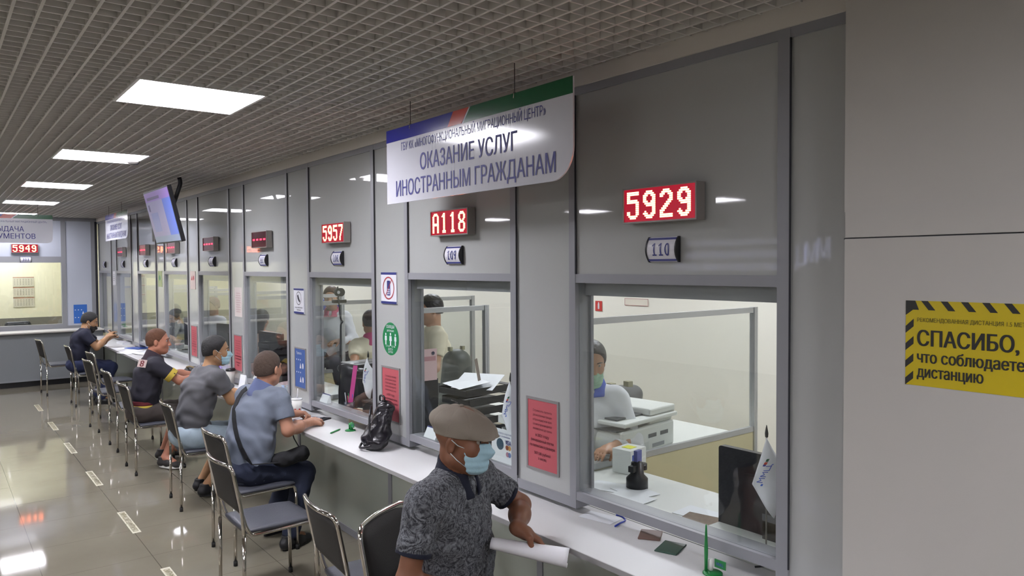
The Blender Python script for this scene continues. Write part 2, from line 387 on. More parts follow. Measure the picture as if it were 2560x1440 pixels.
bxo('plinth', (-2.7, -0.12, 0.0), (2.59, -0.10, 0.09), BLACK, t)

NAVY = mat('navy_print', '#34347c', 0.6); DKTXT = mat('dark_print', '#2a2a36', 0.6)
# ---- LED number displays
GL = {
 '5': ['11111111','11111111','11......','11......','1111111.','11111111','......11','......11','......11','......11','11....11','11....11','.111111.','..1111..'],
 '9': ['..1111..','.111111.','111..111','11....11','11....11','111..111','.1111111','..111111','......11','......11','.1....11','111..111','.111111.','..1111..'],
 '2': ['..1111..','.111111.','111..111','11....11','......11','.....111','....111.','...111..','..111...','.111....','111.....','11......','11111111','11111111'],
 '7': ['11111111','11111111','......11','......11','.....11.','.....11.','....11..','....11..','...11...','...11...','..11....','..11....','..11....','..11....'],
 '4': ['.....11.','....111.','...1111.','..11.11.','.11..11.','11...11.','11...11.','11111111','11111111','.....11.','.....11.','.....11.','.....11.','.....11.'],
 'A': ['..1111..','.111111.','11....11','11....11','11....11','11....11','11....11','11111111','11111111','11....11','11....11','11....11','11....11','11....11'],
 '1': ['...11...','..111...','.1111...','...11...','...11...','...11...','...11...','...11...','...11...','...11...','...11...','...11...','..1111..','..1111..'],
 '8': ['..1111..','.111111.','11....11','11....11','11....11','.11..11.','..1111..','.111111.','11....11','11....11','11....11','11....11','.111111.','..1111..'],
 '-': ['........']*6+['.111111.']*2+['........']*6}
LEDON = mat('led_lit', '#ff5030', 0.5, emit='#ff9468', estr=10.0)
LEDDIM = mat('led_dash', '#ff3040', 0.5, emit='#ff2440', estr=6.0)
LEDFACE = mat('led_face_lit', '#3a0510', 0.25, emit='#d80a34', estr=0.55)
LEDOFF = mat('led_face_dark', '#2b0c14', 0.2, emit='#5a0a1c', estr=0.25)
LEDCASE = mat('led_case', '#8d8783', 0.35, 0.3)
def led_display(txt, M, label, w=0.374, h=0.143, d=0.05, blank=False, group='red number displays over the windows'):
    t = empty('number_display', label=label, cat='display', group=group)
    bm = BM(); e = 0.006
    box(bm, (-w/2, -h/2, 0), (w/2, h/2, d-0.008))
    for a, b in (((-w/2, -h/2, d-0.008), (w/2, -h/2+e, d)), ((-w/2, h/2-e, d-0.008), (w/2, h/2, d)), ((-w/2, -h/2+e, d-0.008), (-w/2+e, h/2-e, d)), ((w/2-e, -h/2+e, d-0.008), (w/2, h/2-e, d))): box(bm, a, b)
    mesh_obj('case', bm, LEDCASE, t)
    bxo('screen', (-w/2+e, -h/2+e, d-0.0078), (w/2-e, h/2-e, d-0.005), LEDOFF if blank else LEDFACE, t)
    pit = (w-2*e)/46.0; pv = (h-2*e)/16.5; cw = 11
    for i, ch in enumerate(txt):
        g = GL[ch]; bm = BM()
        for r, row in enumerate(g):
            for c, v in enumerate(row):
                if v != '1': continue
                cx = -w/2+e+(2.0+i*cw+c+0.5)*pit; cy = h/2-e-(1.25+r+0.5)*pv
                box(bm, (cx-pit*0.5, cy-pv*0.38, d-0.005), (cx+pit*0.44, cy+pv*0.38, d-0.0035))
        mesh_obj('digit', bm, LEDDIM if blank else LEDON, t)
    t.matrix_world = M; return t
LED = {0: '5929', 1: 'A118', 2: '5957', 3: '----', 4: '----', 5: '----', 6: '----', 7: '----'}
for k in range(8):
    b = LED[k] == '----'
    led_display(LED[k], wallM(-0.002, 1.946+P*k, 2.139), ('blank red number display showing dashes above window plate %s' % BAYN[k]) if b else 'red lit number display reading %s above plate %s' % (LED[k], BAYN[k]), blank=b)
led_display('5949', farM(-1.06, YF-0.002, 2.232), 'red lit number display reading 5949 on the far wall', group=None)
led_display('5952', farM(-2.62, YF-0.002, 2.245), 'red lit number display reading 5952 on the far wall, out of frame', group=None)
# ---- curved window number plates
PLATE = mat('plate_white', '#cfcfd6', 0.25); PBLUE = mat('plate_blue', '#2d3474', 0.35)
def number_plate(txt, M, label, w=0.155, h=0.098):
    t = empty('number_plate', label=label, cat='number plate', group='curved window number plates')
    bm = BM(); n = 10; sag = 0.022; base = 0.006
    prof = [(-h/2+h*i/n, base+sag*(1-(2*i/n-1)**2)) for i in range(n+1)]
    poly = prof+[(h/2, 0.0), (-h/2, 0.0)]
    prism(bm, poly, lambda u, v, s: (s, u, v), -w/2+0.006, w/2-0.006)
    mesh_obj('plate', bm, PLATE, t)
    for s in (-1, 1):
        bm = BM(); pr = [(u*1.04, v+0.003) for u, v in prof]+[(h/2*1.04, 0.0), (-h/2*1.04, 0.0)]
        prism(bm, pr, lambda u, v, q: (q, u, v), s*w/2-0.006*(s > 0), s*w/2+0.006*(s < 0)); mesh_obj('end_cap', bm, BLACK, t)
    for s in (-1, 1):
        bm = BM(); z = base+sag*(1-0.84**2)+0.0022
        box(bm, (-w/2+0.006, s*h*0.42-0.005, z-0.004), (w/2-0.006, s*h*0.42+0.005, z)); mesh_obj('stripe', bm, PBLUE, t)
    for i, ch in enumerate(txt):
        cx = (i-(len(txt)-1)/2)*0.033; bm = BM()
        if ch == '1':
            q = [Vector((cx+x, y-0.025, 0)) for x, y in ((-0.010, 0), (0.011, 0), (0.011, 0.0055), (0.0038, 0.0055), (0.0038, 0.05), (-0.0015, 0.05), (-0.011, 0.0405), (-0.0085, 0.0365), (-0.0028, 0.0415), (-0.0028, 0.0055), (-0.010, 0.0055))]
            vv = [bm.verts.new(p) for p in q]; [bm.faces.new([vv[i] for i in t3]) for t3 in mathutils.geometry.tessellate_polygon([q])]
        else:
            me = text_mesh(ch, 0.072, 0.0235, 0.0010); me.transform(Matrix.Translation((cx, -0.025, 0))); bm.from_mesh(me); bpy.data.meshes.remove(me)
        bmesh.ops.triangulate(bm, faces=bm.faces); bmesh.ops.subdivide_edges(bm, edges=bm.edges, cuts=5, use_grid_fill=True)
        for v in bm.verts: v.co.z += base+sag*(1-(2*v.co.y/h)**2)+0.0012
        mesh_obj('digit', bm, PBLUE, t)
    t.matrix_world = M; return t
for k in range(9):
    y = 1.955+P*k
    if y < YF-0.1: number_plate(BAYN[k], wallM(0.002, y, 1.96), 'curved white number plate reading %s with blue stripes and black ends' % BAYN[k])
number_plate('303', farM(-1.05, YF+0.002, 2.05), 'curved white number plate reading 303 on the far wall')
# ---- hanging signs
SGN = mat('sign_board_white', '#c9cad2', 0.12, spec=0.6); SB = mat('sign_blue', '#2b2f86', 0.15); SR = mat('sign_red', '#b4402f', 0.15); SG = mat('sign_green', '#1f5a38', 0.15); SO = mat('sign_peach', '#c9a07c', 0.2)
WIRE = mat('steel_wire', '#3c3c3e', 0.4, 0.8)
def hanging_sign(w, h, label, lines, M, corner=0.13, band=0.067, wires=(), top=0.12, split=0.42, group='hanging department signs'):
    t = empty('hanging_sign', label=label, cat='sign', group=group)
    bm = BM(); pl_ = [(-w/2, h/2), (-w/2, -h/2)]+[(w/2-corner+corner*math.sin(a), -h/2+corner-corner*math.cos(a)) for a in [PI/2*i/10 for i in range(11)]]+[(w/2, h/2)]
    prism(bm, pl_, lambda u, v, s: (u, v, s), -0.004, 0.004); mesh_obj('board', bm, SGN, t)
    z0, z1 = 0.0042, 0.0056; xs = -w/2+w*split
    for nm, pts, m in (('blue_band', [(-w/2, h/2-band), (xs-0.02, h/2-band), (xs+0.03, h/2), (-w/2, h/2)], SB), ('red_band', [(xs-0.02, h/2-band), (xs+0.10, h/2-band), (xs+0.16, h/2), (xs+0.03, h/2)], SR), ('green_band', [(xs+0.115, h/2-band), (w/2, h/2-band), (w/2, h/2), (xs+0.175, h/2)], SG)):
        bm = BM(); prism(bm, pts, lambda u, v, s: (u, v, s), z0, z1); mesh_obj(nm, bm, m, t)
    lettering('lettering', lines, NAVY, t, Matrix.Translation((0, 0, 0.0052)))
    for x in wires:
        bm = BM(); tube(bm, [(x, h/2-0.012, 0.0), (x, h/2+top, 0.0)], 0.0018, 6); mesh_obj('wire', bm, WIRE, t)
        bm = BM(); tube(bm, [(x, h/2-0.02, 0.006), (x, h/2-0.02, -0.006), (x, h/2+0.006, -0.005), (x, h/2+0.006, 0.005)], 0.0025, 6, closed=True); mesh_obj('hook', bm, CHROME, t)
    t.matrix_world = M; return t
BIG = [('ГБУ КК «МНОГОФУНКЦИОНАЛЬНЫЙ МИГРАЦИОННЫЙ ЦЕНТР»', 0.058, 0, 0.075, 1.18, 0.0), ('ОКАЗАНИЕ УСЛУГ', 0.115, 0.0, -0.045, 0.80, 0.0016), ('ИНОСТРАННЫМ ГРАЖДАНАМ', 0.115, 0.0, -0.165, 1.30, 0.0012)]
hanging_sign(1.504, 0.40, 'large hanging white sign with blue, red and green top band, nearest the camera', BIG, wallM(-0.30, 2.909, 2.44), wires=(-0.50, 0.38), top=0.13)
SM = [(a, b*0.98, c, d, e*0.98, f) for a, b, c, d, e, f in BIG]
hanging_sign(1.5, 0.36, 'small-looking hanging white sign beside the hanging screen, far along the wall', [(a, b*0.9, c, d*0.9-0.005, e, f) for a, b, c, d, e, f in BIG], wallM(-0.30, 11.22, 2.465), wires=(-0.5, 0.38), top=0.12)
hanging_sign(0.9, 0.34, 'hanging sign reading document issue in front of the far wall, top left', [('ГБУ КК «МНОГОФУНКЦИОНАЛЬНЫЙ МИГРАЦИОННЫЙ ЦЕНТР»', 0.03, 0, 0.072, 0.78, 0.0), ('ВЫДАЧА', 0.085, 0.0, -0.035, 0.31, 0.0006), ('ДОКУМЕНТОВ', 0.085, 0.0, -0.12, 0.54, 0.0006)], farM(-1.555, 10.6, 2.378), corner=0.06, band=0.05, wires=(-0.3, 0.3), top=0.12)
# ---- notices on the narrow glass panels
FRM = mat('notice_frame', '#7f7d7d', 0.4); RED = mat('red_notice_paper', '#b0525a', 0.6); GRN = mat('green_sticker', '#1c7a4a', 0.35); BLU = mat('blue_poster', '#3c5a96', 0.5); DRED = mat('red_print', '#a33137', 0.5); SIGNW = mat('sign_white', '#d4d5dc', 0.3)
RTXT = mat('notice_print', '#5a1f2c', 0.6)
def notice(kind, M, label, w, h, m, lines=(), frame=True, tm=None, th=0.004, group=None, name='notice'):
    t = empty(name, label=label, cat=kind, group=group)
    if frame:
        bm = BM(); e = 0.012
        for a, b in (((-w/2, -h/2, 0), (w/2, -h/2+e, th+0.002)), ((-w/2, h/2-e, 0), (w/2, h/2, th+0.002)), ((-w/2, -h/2+e, 0), (-w/2+e, h/2-e, th+0.002)), ((w/2-e, -h/2+e, 0), (w/2, h/2-e, th+0.002))): box(bm, a, b)
        mesh_obj('frame', bm, FRM, t)
        bxo('sheet', (-w/2+e, -h/2+e, 0), (w/2-e, h/2-e, th), m, t)
    else: bxo('sheet', (-w/2, -h/2, 0), (w/2, h/2, th), m, t)
    if lines: lettering('lettering', lines, tm or DKTXT, t, Matrix.Translation((0, 0, th+0.0006)))
    t.matrix_world = M; return t
def red_lines():
    L = []
    for i, s in enumerate(['Стоимость патента', 'для иностранных граждан', 'в Краснодарском крае', 'оплата производится', 'ежемесячно до срока']): L.append((s, 0.016, 0, 0.11-0.022*i, 0.14, 0))
    for i, s in enumerate(['в 2021 году', 'фиксированный платеж', 'по патентам в размере']): L.append((s, 0.020, 0, -0.01-0.026*i, [0.10, 0.17, 0.185][i], 0.0004))
    L.append(('5071,80 рублей', 0.02, 0, -0.098, 0.12, 0.0004)); L.append(('в месяц', 0.02, 0, -0.122, 0.06, 0.0004))
    return L
for k, nm in ((0, 'beside window 110, nearest the camera'), (1, 'behind the black backpack, beside window 109'), (3, 'behind the man in the grey T-shirt, above the coffee cup'), (4, 'small and far, above the purple bag')):
    notice('notice', wallM(0.006, 2.713+P*k, 1.082), 'framed red paper notice '+nm, 0.24, 0.355, RED, red_lines(), tm=RTXT, group='framed red notices')
notice('poster', wallM(0.006, 5.68, 1.095), 'framed blue hand-washing poster beside the drink cup', 0.23, 0.33, BLU, [('Правила', 0.03, -0.02, 0.11, 0.1, 0), ('• • •', 0.05, -0.03, 0.05, 0.09, 0), ('▲ ●', 0.06, 0.03, 0.0, 0.08, 0.001), ('• • •', 0.05, -0.03, -0.05, 0.09, 0), ('▲ ●', 0.06, 0.03, -0.11, 0.08, 0.001)], tm=SIGNW)
notice('poster', farM(-0.28, YF+0.004, 1.12), 'blue poster on the far wall panel above the man in navy', 0.20, 0.32, mat('bright_blue_poster', '#2d64b4', 0.4), [('• • •', 0.06, -0.03, 0.05, 0.11, 0), ('▲', 0.06, 0.04, 0.0, 0.03, 0.001), ('• • •', 0.06, -0.03, -0.08, 0.11, 0)], frame=False, tm=SIGNW)
def ring(bm, r0, r1, z0, z1, n=40, sy=1.0):
    for i in range(n):
        a, b = 2*PI*i/n, 2*PI*(i+1)/n
        q = [(r*math.cos(t_), r*math.sin(t_)*sy) for r, t_ in ((r0, a), (r1, a), (r1, b), (r0, b))]
        v = [bm.verts.new((x, y, z1)) for x, y in q]; bm.faces.new(v)
def disc(bm, r, z0, z1, n=48, c=(0, 0)):
    prism(bm, [(c[0]+r*math.cos(2*PI*i/n), c[1]+r*math.sin(2*PI*i/n)) for i in range(n)], lambda u, v, s: (u, v, s), z0, z1)
# no phones
t = empty('prohibition_sign', label='square white no mobile phones sign with a red circle, above the green round sticker', cat='sign')
bxo('plate', (-0.1, -0.1, 0), (0.1, 0.1, 0.008), SIGNW, t)
bxo('stripe', (-0.1, 0.085, 0.0082), (0.1, 0.1, 0.009), PBLUE, t); bxo('stripe', (-0.1, -0.1, 0.0082), (0.1, -0.085, 0.009), PBLUE, t)
bm = BM(); prism(bm, rrect(0.042, 0.095, 0.008), lambda u, v, s: (u, v, s), 0.0082, 0.0088); mesh_obj('phone_symbol', bm, PBLUE, t)
bm = BM()
for i in range(3):
    for j in range(3): box(bm, (-0.015+0.011*i, -0.04+0.013*j, 0.0089), (-0.008+0.011*i, -0.031+0.013*j, 0.0094))
mesh_obj('keypad', bm, SIGNW, t)
bm = BM(); ring(bm, 0.066, 0.074, 0, 0.0096, sy=0.98)
c45 = math.radians(52); dx, dy = math.cos(c45), math.sin(c45)
prism(bm, [(dx*0.07-dy*0.003, dy*0.07+dx*0.003), (-dx*0.07-dy*0.003, -dy*0.07+dx*0.003), (-dx*0.07+dy*0.003, -dy*0.07-dx*0.003), (dx*0.07+dy*0.003, dy*0.07-dx*0.003)], lambda u, v, s: (u, v, s), 0.0095, 0.0098)
mesh_obj('red_ring', bm, DRED, t); t.matrix_world = wallM(0.006, 4.211, 1.762)
# no animals sign (bay 2)
t = empty('prohibition_sign', label='small white sign with a circled symbol and two blue stripes beside window 108', cat='sign')
bxo('plate', (-0.1, -0.1, 0), (0.1, 0.1, 0.008), SIGNW, t); bxo('stripe', (-0.1, 0.085, 0.0082), (0.1, 0.1, 0.009), PBLUE, t); bxo('stripe', (-0.1, -0.1, 0.0082), (0.1, -0.085, 0.009), PBLUE, t)
bm = BM(); ring(bm, 0.048, 0.053, 0, 0.009); prism(bm, [(-0.03, 0.02), (-0.01, 0.03), (0.012, -0.005), (0.03, -0.022), (0.02, -0.035), (-0.005, -0.02), (-0.02, -0.005)], lambda u, v, s: (u, v, s), 0.0082, 0.0088)
bmesh.ops.translate(bm, verts=bm.verts, vec=(0, 0.022, 0)); mesh_obj('symbol', bm, DKTXT, t)
lettering('lettering', [('вход с животными', 0.016, 0, -0.056, 0.15, 0.0004), ('запрещен', 0.016, 0, -0.075, 0.08, 0.0004)], DKTXT, t, Matrix.Translation((0, 0, 0.0088)))
t.matrix_world = wallM(0.006, 5.68, 1.63)
# green distance sticker
t = empty('floor_distance_sticker', label='round green sticker with three white figures on the glass between windows 109 and 108', cat='sticker'); t.name = 'distance_sticker'
bm = BM(); disc(bm, 0.105, 0, 0.0015); mesh_obj('disc', bm, GRN, t)
bm = BM()
for x, s in ((-0.062, 0.9), (0.0, 1.0), (0.062, 0.9)):
    prism(bm, [(x+0.008*s*math.cos(a*PI/6), 0.03*s+0.009*s*math.sin(a*PI/6)) for a in range(12)], lambda u, v, q: (u, v, q), 0.0016, 0.002)
    prism(bm, [(x+px_*s, py_*s) for px_, py_ in ((-0.013, 0.018), (0.013, 0.018), (0.016, -0.014), (0.008, -0.012), (0.007, -0.045), (-0.007, -0.045), (-0.008, -0.012), (-0.016, -0.014))], lambda u, v, q: (u, v, q), 0.0016, 0.002)
mesh_obj('figures', bm, SIGNW, t)
lettering('lettering', [('СОБЛЮДАЙ', 0.026, 0, 0.068, 0.105, 0.0006), ('дистанцию', 0.02, 0, 0.046, 0.09, 0.0003), ('1,5 м   1,5 м', 0.016, 0, -0.052, 0.12, 0.0003), ('БЕРЕГИ', 0.019, 0, -0.073, 0.06, 0.0003), ('ЗДОРОВЬЕ', 0.018, 0, -0.09, 0.065, 0.0003)], SIGNW, t, Matrix.Translation((0, 0, 0.0022)))
t.matrix_world = wallM(0.006, 4.205, 1.438)
WPAP = mat('taped_paper', '#c9c0bc', 0.6)
def plines(n, w, y0, dy, sz):
    return [('о порядке приема граждан и документов'[:22+(i*7) % 14], sz, 0, y0-dy*i, w*(0.75+0.25*((i*37) % 5)/4), 0) for i in range(n)]
notice('notice', wallM(0.006, 7.17, 1.57), 'plain white paper notice taped on the glass above a red notice', 0.21, 0.28, WPAP, plines(9, 0.16, 0.08, 0.022, 0.014), frame=False, tm=mat('pink_print', '#a4656b', 0.6), th=0.001)
notice('notice', wallM(0.006, 8.70, 1.76), 'narrow beige sign with red symbols on the glass beside window 106', 0.20, 0.2, mat('beige_sign', '#b9a9a4', 0.4), [('▲ ●', 0.07, 0, 0.0, 0.12, 0.001)], frame=False, tm=DRED)
notice('notice', wallM(0.006, 10.2, 1.76), 'greenish sticker on the glass beside window 105', 0.20, 0.2, mat('lime_sign', '#9aa878', 0.4), [('●', 0.09, 0, -0.02, 0.07, 0.001)], frame=False, tm=GRN)
notice('notice', wallM(0.006, 13.18, 1.74), 'small white notice on the glass, farthest along the wall', 0.20, 0.22, SIGNW, plines(4, 0.15, 0.05, 0.03, 0.02), frame=False)
# ---- yellow distance sign on the pillar
YEL = mat('yellow_sign', '#c2ad0a', 0.35); YBLK = mat('sign_black_print', '#20201c', 0.5); YGREY = mat('faint_print', '#8c8216', 0.5)
t = empty('warning_sign', label='yellow and black hazard-striped distance sign on the grey pillar', cat='sign')
sw, shh = 0.62, 0.243
bxo('plate', (0, -shh, 0), (sw, 0, 0.0012), YEL, t)
bm = BM(); e = 0.026
box(bm, (0.0, -e, 0.0012), (0.028, 0, 0.0016)) if False else None
for i in range(16):
    x = 0.048+i*0.052
    if x+0.045 > sw: break
    prism(bm, [(x-0.006, 0), (x+0.012, 0), (x+0.032, -e), (x+0.014, -e)], lambda u, v, s: (u, v, s), 0.0012, 0.0018)
prism(bm, [(0, 0), (0.026, 0), (0.036, -e), (0.02, -e), (0.0, -0.042)], lambda u, v, s: (u, v, s), 0.0012, 0.0018)
for i in range(4):
    y = -0.066-i*0.05
    prism(bm, [(0, y-0.028), (0.022, y-0.008), (0.022, y+0.014), (0, y-0.008)], lambda u, v, s: (u, v, s), 0.0012, 0.0018)
mesh_obj('stripes', bm, YBLK, t)
lettering('lettering', [('СПАСИБО,', 0.062, 0.032, -0.128, 0.255, 0.0022, 'LEFT'), ('что соблюдаете', 0.046, 0.032, -0.176, 0.268, 0.0016, 'LEFT'), ('дистанцию', 0.046, 0.032, -0.218, 0.172, 0.0016, 'LEFT')], YBLK, t, Matrix.Translation((0, 0, 0.0018)))
lettering('small_lettering', [('РЕКОМЕНДОВАННАЯ ДИСТАНЦИЯ 1.5 МЕТРА', 0.016, 0.032, -0.060, 0.285, 0.0002, 'LEFT')], mat('small_print', '#5c5614', 0.5), t, Matrix.Translation((0, 0, 0.0016)))
t.matrix_world = wallM(-0.075, 0.992, 1.792)
# ---- lit sign on the opposite wall (seen mirrored in the glass)
LIT = mat('lit_letters', '#cfd2ea', 0.5, emit='#c4c8ee', estr=2.6)
t = empty('lit_sign', label='lit white lettering on the opposite wall, seen mirrored in the glass of window 110', cat='sign')
for q_ in [('М', 0.46, -1.27, -0.06, 0.22, 0.006), ('М', 0.46, -1.06, -0.12, 0.22, 0.006), ('Ц', 0.46, -0.87, -0.17, 0.20, 0.006)]: lettering('emblem_letter', [q_], LIT, t)
lettering('lettering', [('ГБУ КРАСНОДАРСКОГО КРАЯ', 0.13, 0.62, 0.20, 2.3, 0.0), ('МНОГОФУНКЦИОНАЛЬНЫЙ', 0.17, 0.62, -0.03, 2.3, 0.001), ('МИГРАЦИОННЫЙ ЦЕНТР', 0.17, 0.62, -0.25, 2.3, 0.001)], LIT, t)
t.matrix_world = Matrix.Translation((-8.99, 7.6, 2.04)) @ Matrix(((0, 0, 1, 0), (1, 0, 0, 0), (0, 1, 0, 0), (0, 0, 0, 1)))
# ---- ceiling sensor and hanging screen
t = empty('hanging_screen', label='tilted flat information screen hanging from the ceiling grid, purple and blue picture', cat='screen')
bm = BM(); prism(bm, rrect(1.0, 0.56, 0.012), lambda u, v, s: (u, v, s), -0.035, 0.0); mesh_obj('case', bm, BLACK, t)
bm = BM(); prism(bm, rrect(0.62, 0.36, 0.03), lambda u, v, s: (u, v, s), -0.075, -0.035); mesh_obj('back_cover', bm, BLACK, t)
def scr(name, x0, y0, x1, y1, col, z, s=0.12): bxo(name, (x0, y0, 0.0), (x1, y1, z), mat('screen_'+name, col, 0.3, emit=col, estr=s), t)
scr('purple_header', -0.485, 0.17, 0.485, 0.265, '#8a68b8', 0.0015); scr('grey_page', -0.485, -0.2, 0.18, 0.17, '#8f8bb0', 0.0015); scr('blue_panel', 0.18, -0.2, 0.485, 0.17, '#4f6ac0', 0.0015); scr('footer', -0.485, -0.265, 0.485, -0.2, '#7f8da8', 0.0015)
scr('title_bar', -0.4, 0.185, 0.1, 0.215, '#54427a', 0.002); scr('text_block', -0.38, -0.15, -0.1, 0.05, '#7a83b4', 0.002); scr('picture_block', -0.42, 0.07, -0.36, 0.14, '#4c3f74', 0.002)
bm = BM(); tube(bm, fillet([(0.0, 0.0, -0.07), (0.0, 0.1, -0.13), (0.0, 0.30, -0.24), (0.0, 0.36, -0.24)], 0.05), 0.02, 10); box(bm, (-0.1, -0.1, -0.085), (0.1, 0.1, -0.07)); mesh_obj('bracket', bm, BLACK, t)
_up = Vector((-0.10, 0, 0.43)).normalized(); _rt = Vector((-0.0, -1, 0)); _n = _rt.cross(_up)
M = Matrix((_rt, _up, _n)).transposed().to_4x4(); M.translation = Vector((-0.60, 7.42, 2.375)); t.matrix_world = M @ Matrix.Diagonal((0.92, 0.90, 1, 1))
t = empty('smoke_detector', (-0.99, 6.6, ZC-0.03), 0, 'small dark smoke detector on the grid ceiling before the hanging screen', 'detector')
bm = BM(); lathe(bm, [(0.0, 0.0), (0.03, 0.0), (0.045, 0.015), (0.05, 0.03), (0.0, 0.03)], 20); mesh_obj('body', bm, mat('detector_grey', '#4a4846', 0.5), t)
# ---- floor tape marks
TAPE = mat('floor_tape', '#c8c4b0', 0.4); TAPEB = mat('tape_print', '#6c6338', 0.5)
for i, y in enumerate([4.74, 6.12, 7.6, 9.05, 10.45, 11.95]):
    t = empty('floor_marker', (-1.17, y, 0.0), PI/2, 'strip of distance tape on the tiled floor, '+['nearest the camera, cut by the frame edge', 'second from the camera, black lettering readable', 'third from the camera', 'fourth from the camera', 'fifth from the camera', 'farthest from the camera'][i], 'floor tape', 'distance tape strips on the floor')
    bxo('strip', (-0.29, -0.028, 0.0), (0.29, 0.028, 0.0012), TAPE, t)
    lettering('lettering', [('СОБЛЮДАЙТЕ ДИСТАНЦИЮ', 0.05, 0, -0.018, 0.52, 0.001)], TAPEB, t, Matrix.Translation((0, 0, 0.0016)))
# ---- chairs
SEATM = mat('seat_vinyl', '#3d3f47', 0.5, bump=0.15, bscale=120); BACKM = mat('backrest_fabric', '#2f2d2b', 0.75, bump=0.2, bscale=300); RUB = mat('rubber_foot', '#1a1a1a', 0.7)
def chair(loc, rz, label, group='chrome visitor chairs along the counter'):
    t = empty('visitor_chair', loc, rz, label, 'chair', group)
    R = 0.0105
    for sx, sy in ((-1, -1), (-1, 1), (1, -1), (1, 1)):
        bm = BM(); top = 0.43
        if sx < 0: tube(bm, [(-0.215, sy*0.212, 0.015), (-0.212, sy*0.212, top)], R, 10)
        else: tube(bm, [(0.205, sy*0.20, 0.015), (0.198, sy*0.20, top-0.045)], R, 10)
        l = mesh_obj('leg', bm, CHROME, t)
        bm = BM(); lathe(bm, [(0.0, 0), (0.013, 0), (0.013, 0.03), (0.0, 0.03)], 12, (sx*0.21-0.005*(sx < 0)-0.005*(sx > 0), sy*(0.212 if sx < 0 else 0.20), 0.0)); mesh_obj('foot_cap', bm, RUB, l)
    bm = BM(); pts = [(-0.212, -0.212, 0.43), (-0.218, -0.212, 0.55), (-0.27, -0.21, 0.83), (-0.275, 0.21, 0.83), (-0.218, 0.212, 0.55), (-0.212, 0.212, 0.43)]
    p = fillet(pts, 0.055, 6)
    p = [Vector((v.x-0.035*(1-(v.y/0.212)**2)*max(0, (v.z-0.55)/0.28), v.y, v.z)) for v in p]
    q = []
    for a, b in zip(p[:-1], p[1:]):
        n = 8 if (b-a).length > 0.2 else 1
        for i in range(n):
            v = a.lerp(b, i/n)
            if n > 1 and abs(a.z-b.z) < 0.05: v.x = -0.272-0.035*(1-(v.y/0.212)**2)
            q.append(v)
    q.append(p[-1]); tube(bm, q, R, 10); mesh_obj('back_frame', bm, CHROME, t)
    bm = BM(); pts = []
    for s in (-1, 1):
        seq = [(0.198, s*0.20, 0.385), (0.190, s*0.20, 0.432), (-0.165, s*0.195, 0.425), (-0.19, s*0.19, 0.47), (-0.215, s*0.188, 0.56)]
        pts += seq if s < 0 else list(reversed(seq))
    tube(bm, fillet(pts, 0.05, 5), R*0.95, 10); mesh_obj('seat_frame', bm, CHROME, t)
    # seat cushion
    bm = BM(); nx, ny = 14, 14; G = {}
    for lay in (0, 1):
        for i in range(nx+1):
            for j in range(ny+1):
                u, v = 2*i/nx-1, 2*j/ny-1; e = (abs(u)**5+abs(v)**5)
                x = 0.205*u*(1-0.05*v*v)+0.005; y = 0.20*v*(1-0.05*u*u)
                z = 0.44+0.03*lay*max(0.0, 1-0.5*min(1, e)) - (0 if lay else -0.0) - 0.006*lay*(1-u*u)*(1-v*v) - 0.012*lay*max(0, u-0.6)
                G[lay, i, j] = bm.verts.new((x, y, z))
        for i in range(nx):
            for j in range(ny):
                a = (G[lay, i, j], G[lay, i+1, j], G[lay, i+1, j+1], G[lay, i, j+1]); bm.faces.new(a if lay else tuple(reversed(a)))
    edge = [(i, 0) for i in range(nx)]+[(nx, j) for j in range(ny)]+[(i, ny) for i in range(nx, 0, -1)]+[(0, j) for j in range(ny, 0, -1)]
    for a, b in zip(edge, edge[1:]+edge[:1]): bm.faces.new((G[0, a[0], a[1]], G[0, b[0], b[1]], G[1, b[0], b[1]], G[1, a[0], a[1]]))
    mesh_obj('seat', bm, SEATM, t, smooth=True)
    # backrest pad
    bm = BM(); nx, ny = 12, 6; G = {}
    for lay in (0, 1):
        for i in range(nx+1):
            for j in range(ny+1):
                yy = (2*i/nx-1); zz = j/ny; e = 0.5*min(1, abs(yy)**6+abs(2*zz-1)**6)
                z = 0.565+0.252*zz-(0.03*(abs(yy)**8))*(zz > 0.9); x = -0.222-0.05*(z-0.55)/0.28-0.035*(1-yy*yy)*(z-0.55)/0.28
                G[lay, i, j] = bm.verts.new((x+(0.016 if lay else -0.008)*(1-e), yy*0.197, z))
        for i in range(nx):
            for j in range(ny):
                a = (G[lay, i, j], G[lay, i+1, j], G[lay, i+1, j+1], G[lay, i, j+1]); bm.faces.new(a if lay else tuple(reversed(a)))
    edge = [(i, 0) for i in range(nx)]+[(nx, j) for j in range(ny)]+[(i, ny) for i in range(nx, 0, -1)]+[(0, j) for j in range(ny, 0, -1)]
    for a, b in zip(edge, edge[1:]+edge[:1]): bm.faces.new((G[0, a[0], a[1]], G[0, b[0], b[1]], G[1, b[0], b[1]], G[1, a[0], a[1]]))
    bmesh.ops.recalc_face_normals(bm, faces=bm.faces); mesh_obj('backrest', bm, BACKM, t, smooth=True)
    return t
def copy_tree(o, parent=None):
    c = o.copy(); COL.objects.link(c)
    if parent is not None: c.parent = parent; c.matrix_parent_inverse = o.matrix_parent_inverse.copy()
    for ch in list(o.children): copy_tree(ch, c)
    return c
